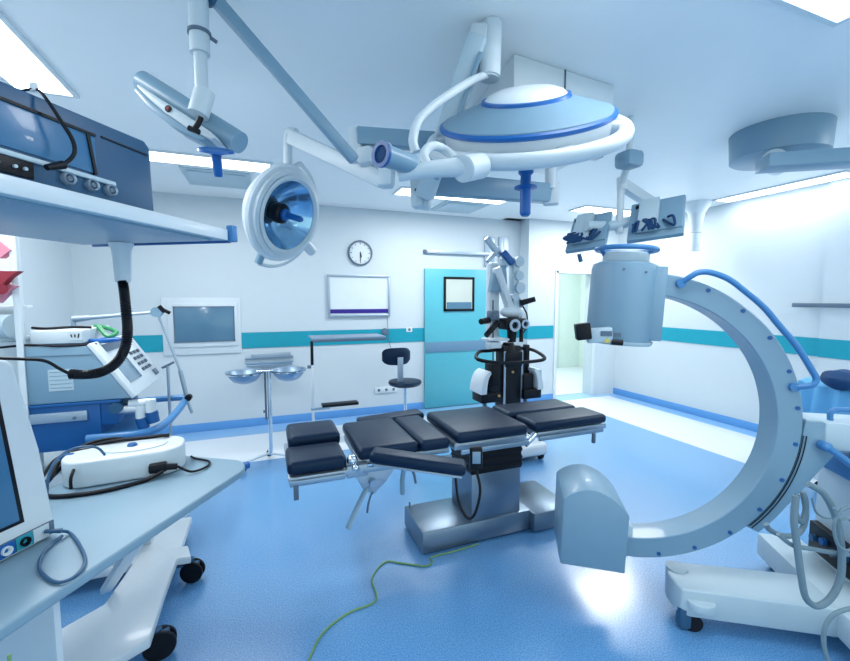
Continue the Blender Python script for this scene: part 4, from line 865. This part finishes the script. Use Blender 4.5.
P(tc2, 'base_tray', gpoly([(141, 552), (188, 545), (191, 556), (177, 558), (165, 590), (150, 638), (60, 690), (-60, 700), (40, 640), (104, 604)], .125, .17, .008), 'white', world=True)
def caster2(x, y, r, rz):
    Mx = wm(tc2) @ Matrix.Translation((x, y, 0)) @ Matrix.Rotation(rz, 4, 'Z')
    fk = P(tc2, 'caster', MB().box((0, 0, r * 1.55), (r * 1.5, .052, r * .6), bev=.008, mtx=Mx).cyl(Mx @ Vector((0, 0, r * 1.6)), Mx @ Vector((0, 0, .135)), .02).box((-r * 1.1, 0, r * 1.6), (r * .8, .03, .01), bev=.003, mtx=Mx), 'slate', world=True)
    for s_ in (-1, 1):
        wh = P(fk, 'wheel', MB().lathe([(.0, 0), (r * .62, 0), (r * .66, .004), (r * .95, .004), (r, .008), (r, .018), (r * .95, .022), (0, .022)], Mx @ Vector((.01, s_ * .006, r)), (Mx.to_3x3() @ Vector((0, s_, 0))), n=32), 'rubber', world=True)
caster2(-.56, .30, .06, R(20)); caster2(-.33, -.17, .065, R(40)); caster2(-.62, -1.1, .06, 0)
one('earth_wire', 'thin green and yellow earth wire hanging at the lower left of the table', 'wire', MB().tube([fp(tc2, .03, -.93, .76), fp(tc2, .035, -.935, .60), fp(tc2, .03, -.92, .40), fp(tc2, .035, -.90, .20), fp(tc2, .03, -.90, .01)], .004, n=8), 'yg')
# --- white rounded foot-pump / pad device
pd = T('white_pump_unit', 'white rounded medical unit with a blue button on the lower left table', 'medical device', fp(tc2, -.42, -.06, TZ + .001) - Vector((rgt.x, rgt.y, 0)) * .11, R(-32))
LP = [fp(tc2, -.43, -.06, TZ)]
def rrect(w_, h_, r, n=6):
    o = []
    for cx, cy, a0_ in ((w_ / 2 - r, h_ / 2 - r, 0), (-w_ / 2 + r, h_ / 2 - r, 90), (-w_ / 2 + r, -h_ / 2 + r, 180), (w_ / 2 - r, -h_ / 2 + r, 270)):
        for i in range(n + 1): a = R(a0_ + 90 * i / n); o.append((cx + r * math.cos(a), cy + r * math.sin(a)))
    return o
pm = Matrix.Rotation(R(38), 4, 'Z')
P(pd, 'case', MB().prism(rrect(.46, .24, .10), XY, 0, .115, bev=.02, seg=4, mtx=pm), 'white')
P(pd, 'raised_lid', MB().prism([(.035 + .125 * math.cos(R(a)), .0 + .075 * math.sin(R(a))) for a in range(0, 360, 12)], XY, .114, .122, bev=.004, mtx=pm), 'white')
P(pd, 'blue_button', MB().lathe([(0, .0), (.020, 0), (.020, .006), (.014, .012), (0, .013)], pm @ Vector((.02, 0, .122))), 'navy', label='dark blue button')
P(pd, 'plug', MB().box((.13, -.130, .045), (.07, .04, .04), bev=.008, mtx=pm).cyl(pm @ Vector((.16, -.14, .045)), pm @ Vector((.205, -.14, .04)), .014), 'black', label='black plug')
def pp(x, y, z): v = wm(pd) @ (pm @ Vector((x, y, 0))); return Vector((v.x, v.y, TZ + .001 + z))
one('device_cable', 'black cable curving along the front of the white rounded unit', 'cable', MB().tube([pp(.15, -.15, .03), pp(.08, -.165, .008), pp(-.03, -.20, .008), pp(-.13, -.20, .008), pp(-.24, -.16, .008), pp(-.29, -.05, .01), pp(-.27, .05, .03), pp(-.20, .10, .10), pp(-.08, .10, .125), pp(.05, .09, .125), pp(.12, .08, .128), pp(.16, .08, .125)], .009), 'rubber')
one('device_cable', 'thin black cable looping to the right of the white rounded unit', 'cable', MB().tube([pp(.205, -.14, .04), pp(.26, -.16, .012), pp(.32, -.12, .008), pp(.33, -.05, .008), pp(.27, .02, .008), pp(.25, .06, .008)], .0055), 'rubber')
one('device_cable', 'black cables piled at the left end of the white rounded unit', 'cable', MB().tube([pp(-.30, -.13, .01), pp(-.27, -.02, .03), pp(-.26, .06, .07), pp(-.18, .11, .12), pp(-.08, .13, .13), pp(.0, .13, .11)], .008)
    .tube([pp(-.30, -.11, .01), pp(-.29, -.04, .05), pp(-.26, .02, .10), pp(-.19, .06, .115), pp(-.12, .07, .105)], .006).tube([pp(-.17, -.155, .02), pp(-.17, -.14, .07), pp(-.16, -.05, .10), pp(-.12, .03, .105), pp(-.02, .08, .105), pp(.08, .10, .105)], .006)
    .box(pp(-.30, -.12, .02), (.08, .05, .04), bev=.01), 'rubber')
one('cable_tie', 'small blue clamp on the black cables beside the white rounded unit', 'clamp', MB().box(pp(-.22, .02, .105), (.05, .03, .025), bev=.006), 'navy')
# --- ECG / patient monitor
em = T('patient_monitor', 'white patient monitor with a dark screen at the left edge, standing on the equipment table', 'monitor', fp(tc2, -.40, -.60, TZ + .001), R(-32))
# front face plane contains the view of its right edge; built from the side
e_br = gd(56, 530, 1.16); 
ez0 = TZ + .002
eb = gz(57, 534, ez0); er = Vector((eb.x, eb.y, ez0))
ang_e = R(-50)
EM = Matrix.Translation(er) @ Matrix.Rotation(math.radians(58), 4, 'Z')     # local x runs left along the face away from the corner (negative), y goes back
ed_ = (er - EYE).dot(fwd)
eh = gd(31, 352, ed_ + .02).z - ez0
P(em, 'case', MB().prism([(-.45, 0), (-.010, 0), (0, .03), (-.03, eh * .5), (-.085, eh * .97), (-.105, eh), (-.45, eh + .01)], XZ, -.0, .16, bev=.014, seg=4, mtx=EM), 'white', world=True)
P(em, 'screen', MB().prism([(-.43, .11), (-.105, .105), (-.150, eh - .05), (-.43, eh - .045)], XZ, -.004, .003, bev=.002, mtx=EM), 'screen', world=True)
P(em, 'screen_bezel', MB().prism([(-.44, .098), (-.091, .093), (-.138, eh - .038), (-.44, eh - .033)], XZ, -.002, .004, bev=.002, mtx=EM), 'black', world=True)
P(em, 'port_strip', MB().box((-.11, -.003, .035), (.20, .006, .046), bev=.002, mtx=EM), 'dgrey', world=True)
for xx, mm, lb in ((-.15, 'blue', 'blue port field'), (-.10, 'tealport', 'teal port field'), (-.052, 'offw', 'pale port field')):
    q = P(em, 'port_field', MB().box((xx, -.007, .035), (.046, .004, .042), mtx=EM), mm, label=lb, world=True)
    if mm != 'offw': P(q, 'port', MB().lathe([(.006, 0), (.014, 0), (.014, .008), (.010, .008)], EM @ Vector((xx, -.009, .035)), EM.to_3x3() @ Vector((0, -1, 0)), n=20, close=True), 'black' if mm == 'tealport' else 'white', world=True)
pl = EM @ Vector((-.045, -.012, .036))
one('monitor_lead', 'dark blue lead looping from the patient monitor ports over the table edge', 'cable', MB().cyl(pl, pl + Vector((.045, .0, -.006)), .006, .008).tube([pl + Vector((.04, 0, -.006))] + [gz(x, y, TZ + .008) for x, y in ((70, 533), (80, 546), (85, 562), (74, 577), (55, 582), (40, 570), (42, 556), (52, 544), (62, 536))], .0052), 'slate')
one('monitor_lead', 'thin dark lead running up the right side of the patient monitor', 'cable', MB().tube([gd(49, 530, ed_ + .16), gd(47, 505, ed_ + .16), gd(48, 480, ed_ + .18), gd(55, 462, ed_ + .22), gd(72, 449, ed_ + .30), gd(95, 447, ed_ + .34), gd(105, 455, ed_ + .34)], .005), 'slate')

# ================================================================== VENTILATOR CART (left middle)
VY = 2.60
def g4(x, y): return gy(x, y, VY)
v_bl, v_br_, v_tl = g4(20, 404), g4(131, 399), g4(86, 346)
vc = T('ventilator_cart', 'blue anaesthesia trolley with drawers and a push handle, left of the examination light', 'cart', (g4(60, 400).x, VY + .25, 0))
vz0 = g4(80, 402).z
vx0 = g4(24, 404).x; vxr = g4(110, 400).x
def vp(par, name, mb, m_, lab=None): return P(par, name, mb, m_, label=lab, world=True)
vD = .64
vp(vc, 'cabinet', MB().box(((vx0 + vxr) / 2 - .03, VY + vD / 2, (vz0 + g4(80, 452).z) / 2 + .005), (vxr - vx0 - .03, vD, vz0 - g4(80, 452).z - .02), bev=.008), 'navy')
dw = vp(vc, 'drawer', MB().box((g4(60, 417).x, VY - .008, g4(60, 417).z), (g4(87, 417).x - g4(29, 417).x, .016, .05), bev=.004), 'satin', 'silver drawer front')
P(dw, 'lock', MB().cyl((g4(76, 417).x, VY - .016, g4(76, 417).z), (g4(76, 417).x, VY - .022, g4(76, 417).z), .008, n=12), 'dgrey', world=True)
vp(vc, 'worktop', MB().box(((vx0 + vxr) / 2 + .02, VY + vD / 2, vz0 - .008), (vxr - vx0 + .05, vD + .02, .014), bev=.004), 'navy')
hz = g4(120, 435).z
h0, h1, h2 = g4(92, 434), g4(150, 427), None
hx1 = h1.x
vp(vc, 'push_handle', MB().tube([(h0.x - .02, VY - .01, hz + .0), (hx1 - .06, VY - .01, hz), (hx1 + .02, VY + .05, hz), (hx1 + .05, VY + .25, hz), (hx1 + .05, VY + .76, hz), (hx1 + .0, VY + .84, hz), (h0.x - .02, VY + .84, hz)], .022, n=12, k=5), 'mblue', 'blue loop push handle')
vp(vc, 'side_tray', MB().prism([(h0.x, VY + .02), (hx1 - .05, VY + .02), (hx1 - .05, VY + .45), (h0.x, VY + .45)], XY, hz - .01, hz + .004, bev=.003), 'mblue')
vp(vc, 'side_bracket', MB().box((g4(104, 412).x, VY + .06, g4(104, 414).z), (.12, .10, .13), bev=.01), 'navy')
for px in (98, 128):
    vp(vc, 'leg_panel', MB().box((g4(px, 445).x, VY + .25, (hz) / 2 + .03), (.06, .06, hz - .08), bev=.006), 'white', 'white column')
vp(vc, 'lower_body', MB().box(((vx0 + vxr) / 2 - .05, VY + .27, .40), (.52, .42, .56), bev=.01), 'offw')
vp(vc, 'base', MB().box(((vx0 + vxr) / 2 + .06, VY + .27, .10), (.78, .46, .05), bev=.012), 'white')
for sx in (-.28, .38):
    for sy in (.08, .46): vp(vc, 'caster', MB().cyl(((vx0 + vxr) / 2 + sx, VY + sy - .012, .038), ((vx0 + vxr) / 2 + sx, VY + sy + .012, .038), .038, n=18).box(((vx0 + vxr) / 2 + sx, VY + sy, .07), (.03, .036, .02)), 'black')
# ventilator body with slanted keypad panel
vb = T('ventilator', 'grey ventilator with a slanted white keypad panel on top of the blue trolley', 'ventilator', (g4(70, 400).x, VY + .25, vz0))
tl, br2 = g4(87, 346), g4(131, 398)
zb = vz0 + .001
body = [(g4(24, 404).x, zb), (g4(118, 402).x, zb), (g4(131, 398).x, g4(131, 398).z), (tl.x, tl.z), (g4(24, 348).x, tl.z)]
vp(vb, 'body', MB().prism(body, XZ, VY, VY + .64, bev=.006), 'grey')
vp(vb, 'seam', MB().box(((body[0][0] + tl.x) / 2, VY - .001, tl.z - .045), (tl.x - body[0][0] + .04, .004, .003)), 'dgrey')
pdir = (Vector((br2.x, 0, br2.z)) - Vector((tl.x, 0, tl.z))); pl_ = pdir.length; pxv = pdir.normalized(); pnv = Vector((-pxv.z, 0, pxv.x))
if pnv.z < 0: pnv = -pnv
PM = Matrix(((pxv.x, 0, pnv.x, 0), (0, 1, 0, 0), (pxv.z, 0, pnv.z, 0), (0, 0, 0, 1))); PM.translation = Vector((tl.x, VY, tl.z))
pw_ = .64
pnl = vp(vb, 'control_panel', MB().box((pl_ / 2, pw_ / 2, .012), (pl_ + .01, pw_ + .01, .022), bev=.005, mtx=PM), 'white', 'slanted white control panel')
vp(pnl, 'display', MB().box((pl_ * .60, pw_ * .28, .0245), (pl_ * .40, pw_ * .34, .004), bev=.001, mtx=PM), 'lcd', 'grey display')
vp(pnl, 'dark_slot', MB().box((pl_ * .13, pw_ * .45, .0245), (pl_ * .13, pw_ * .62, .004), mtx=PM), 'dgrey')
for i in range(4):
    for j in range(3): vp(pnl, 'key', MB().box((pl_ * (.36 + .115 * i), pw_ * (.62 + .11 * j), .026), (pl_ * .06, pw_ * .065, .007), bev=.001, mtx=PM), 'key')
vp(pnl, 'dial', MB().box((pl_ * .86, pw_ * .86, .028), (pl_ * .12, pw_ * .10, .012), bev=.003, mtx=PM), 'dgrey')
vp(vb, 'side_label', MB().box((g4(61, 378).x, VY - .001, g4(61, 380).z), (g4(74, 380).x - g4(49, 380).x, .004, .11)), 'lgrey', 'pale printed label')
for i in range(5): vp(vb, 'label_line', MB().box((g4(61, 378).x, VY - .0035, g4(61, 372).z - i * .02), (.09, .002, .003)), 'grey')
for px, py in ((141, 415), (151, 409)):
    q = gy(px, py, VY + .03)
    vp(vb, 'hose_port', MB().cyl((q.x, q.y, q.z - .015), (q.x, q.y, q.z + .055), .026, n=20).cyl((q.x, q.y, q.z + .04), (q.x - .10, q.y, q.z + .04), .02, n=14), 'white', 'white elbow port')
    vp(vb, 'hose_connector', MB().cyl((q.x, q.y, q.z - .015), (q.x + .012, q.y, q.z - .075), .031, .028, n=20), 'navy', 'dark blue hose connector')
q = g4(115, 405)
vp(vb, 'valve_block', MB().box((g4(113, 405).x, VY + .12, g4(120, 406).z), (.14, .12, .06), bev=.01).cyl((g4(116, 408).x, VY + .02, g4(116, 408).z), (g4(116, 408).x, VY - .01, g4(116, 408).z), .03), 'slate')
# white box on top with cables
tz = tl.z + .001
bxa, bxb = g4(24, 340).x, g4(80, 340).x
tb_ = T('white_recorder_box', 'flat white box lying on top of the grey ventilator', 'medical device', ((bxa + bxb) / 2, VY + .2, tz))
vp(tb_, 'case', MB().box(((bxa + bxb) / 2, VY + .25, tz + .045), (bxb - bxa, .40, .07), bev=.008), 'white')
vp(tb_, 'foot', MB().box(((bxa + bxb) / 2, VY + .25, tz + .005), (bxb - bxa - .05, .36, .010)), 'dgrey')
vp(tb_, 'label', MB().box((bxb - .035, VY + .047, tz + .05), (.06, .005, .045)), 'white', 'white tag with dark marks')
for i in range(3): vp(tb_, 'dark_mark', MB().box((bxb - .05 + i * .015, VY + .043, tz + .05), (.005, .002, .016 + .006 * (i == 2)), rot=(0, R(12 * (i - 1)), 0)), 'black')
def top_cable(lab, pts, r_, m_): one('probe_cable', lab, 'cable', MB().tube([(bxb + x, VY + y, tz + z) for x, y, z in pts], r_, n=8), m_)
top_cable('dark cable lying across the front top of the grey ventilator', [(-.45, -.012, .012), (-.35, .0, .004), (-.22, .005, .012), (-.1, .0, .004), (.02, .01, .004), (.05, .05, .004)], .006, 'rubber')
top_cable('green cable bundle behind the white box tag', [(-.03, .30, .085), (.03, .28, .075), (.09, .24, .05), (.06, .2, .03), (.0, .26, .085)], .012, 'green')
top_cable('blue cable coil at the right end of the ventilator top', [(.0, .12, .015), (.05, .10, .014), (.09, .12, .014), (.12, .18, .014), (.07, .2, .014), (.02, .17, .014)], .012, 'blue')
top_cable('black probe lead on top of the white box', [(-.25, .15, .09), (-.18, .12, .086), (-.08, .14, .09), (.0, .16, .086)], .007, 'black')
# articulated lamp arm beside ventilator
ar = T('articulated_arm', 'thin jointed metal support arm rising behind the ventilator, bent at a round joint', 'support arm', (g4(75, 330).x, VY + .55, tz))
A5 = VY + .72
def g5(x, y): return gy(x, y, A5)
vp(ar, 'arm_post', MB().cyl((g5(73, 317).x, A5, .7), (g5(73, 317).x, A5, g5(73, 317).z), .014, n=14), 'satin')
vp(ar, 'upper_rod', MB().cyl(g5(73, 319), g5(157, 312), .016, .010, n=14).cyl(g5(73, 319), g5(90, 317.5), .024, .018, n=14), 'satin')
vp(ar, 'joint', MB().cyl(g5(157, 312) - Vector((0, .03, 0)), g5(157, 312) + Vector((0, .03, 0)), .034, n=24), 'grey', 'round joint')
vp(ar, 'joint_lever', MB().cyl(g5(160, 306) - Vector((0, .03, 0)), g5(166, 312) - Vector((0, .03, 0)), .014).cyl(g5(163, 309) - Vector((0, .03, 0)), g5(171, 313) - Vector((0, .03, 0)), .012), 'black')
vp(ar, 'lower_rod', MB().cyl(g5(158, 314), g5(181, 372), .009, n=12).cyl(g5(180, 370), g5(187, 398), .015, n=12).cyl(g5(186, 397), g5(192, 413), .010, n=12), 'satin')
vp(ar, 'clamp_knob', MB().cyl(g5(189, 397) - Vector((0, .04, 0)), g5(189, 397) + Vector((0, .01, 0)), .022, n=16), 'black')
pk = T('drip_pole', 'thin upright pole with a short angled tip behind the trolley handle', 'pole', (g5(166, 400).x, A5 + .1, 0))
vp(pk, 'rod', MB().cyl((g5(166, 400).x, A5 + .1, .0), (g5(166, 400).x, A5 + .1, gy(166, 366, A5 + .1).z), .010, n=12), 'satin')
vp(pk, 'tip', MB().cyl(gy(162, 368, A5 + .1), gy(174, 362, A5 + .1), .009, n=10), 'dgrey')
vp(pk, 'foot', MB().cyl((g5(166, 400).x, A5 + .1, .001), (g5(166, 400).x, A5 + .1, .03), .10, n=24), 'white')

# ================================================================== LEFT RACK with red tags
RK = gd(16, 300, 2.0)
LX = RK.x; rk = T('equipment_rack', 'tall white equipment rack at the far left edge', 'rack', (LX, RK.y, 0))
def g6(x, y): return gd(x, y, 2.0)
rdir = rgt
p_top, p_bot = g6(15, 232), g6(36, 398)
px_ = g6(28, 300)
def rbox(name, px0, px1, z0, z1, dep, m_, lab=None, y0=0):
    a, b = g6(px0, 300), g6(px1, 300); c = (a + b) / 2; w2 = (b - a).length
    Mx = Matrix.Translation((c.x, c.y, 0)) @ Matrix.Rotation(R(12), 4, 'Z')
    return P(rk, name, MB().box((0, dep / 2 + y0, (z0 + z1) / 2), (w2, dep, z1 - z0), bev=.004, mtx=Mx), m_, label=lab, world=True)
rbox('upright', 13.5, 19, .02, 2.1, .05, 'white')
rbox('back_panel', -60, 4, 1.385, 2.1, .02, 'white', y0=.13)
rbox('shelf', -60, 13, 1.385, 1.405, .12, 'offw', y0=.01)
rbox('shelf', -60, 13, 1.55, 1.565, .12, 'white', y0=.01)
rbox('cabinet', -60, 13, .02, 1.384, .12, 'offw', y0=.01)
# rolled item on the rack shelf
ra_, rb_ = g6(-30, 328), g6(7, 328); zc = 1.405 + .0585
one('paper_roll', 'pale grey rounded bundle lying on the rack shelf below the red pieces', 'roll', MB().tube([Vector((ra_.x, ra_.y + .06, zc)), Vector((rb_.x, rb_.y + .06, zc))], .058, n=24, smooth=False), 'lgrey')
# red folded cloths
def wedge(lab, pts, m_, d=1.95, th=.03):
    A = [gd(x, y, d) for x, y in pts]; tm = bmesh.new(); f0 = [tm.verts.new(p) for p in A]; f1 = [tm.verts.new(p + Vector((math.sin(YAW), math.cos(YAW), 0)) * th) for p in A]; n = len(A)
    tm.faces.new(f0); tm.faces.new(f1[::-1])
    for i in range(n): tm.faces.new((f0[i], f0[(i + 1) % n], f1[(i + 1) % n], f1[i]))
    mb = MB(); mb._merge(tm); one('folded_packet', lab, 'packet', mb, m_, group='red and pink packets on the rack')
wedge('pink folded packet, topmost in the rack at the left edge', [(-12, 258), (-12, 234), (0, 241), (10, 250), (0, 258)], 'pink', 1.97)
wedge('dark red folded packet with a pointed corner in the rack at the left edge', [(-12, 300), (-12, 270), (5, 271), (18, 271), (8, 278), (-2, 290)], 'red', 1.95)
wedge('pink folded packet below the dark red one at the left edge', [(-12, 302), (-12, 288), (3, 283), (14, 286), (6, 294), (-3, 303)], 'pink', 1.975)
one('round_cap', 'dark red round cap in front of the lower pink packet', 'cap', MB().cyl(gd(1, 289, 1.945), gd(1, 289, 1.925), .024, n=24), 'red')

# ================================================================== FLOOR CABLE
one('floor_cable', 'thin pale green cable snaking over the floor from the operating table base', 'cable',
    MB().tube([gz(478, 544, .006), gz(455, 551, .006), gz(432, 557, .006), gz(432, 562, .006), gz(425, 566, .006), gz(400, 563, .006), gz(385, 562, .006), gz(372, 578, .006), gz(376, 600, .006), gz(350, 612, .006), gz(330, 626, .006), gz(318, 640, .006), gz(308, 662, .006)], .005, n=8), 'yg')
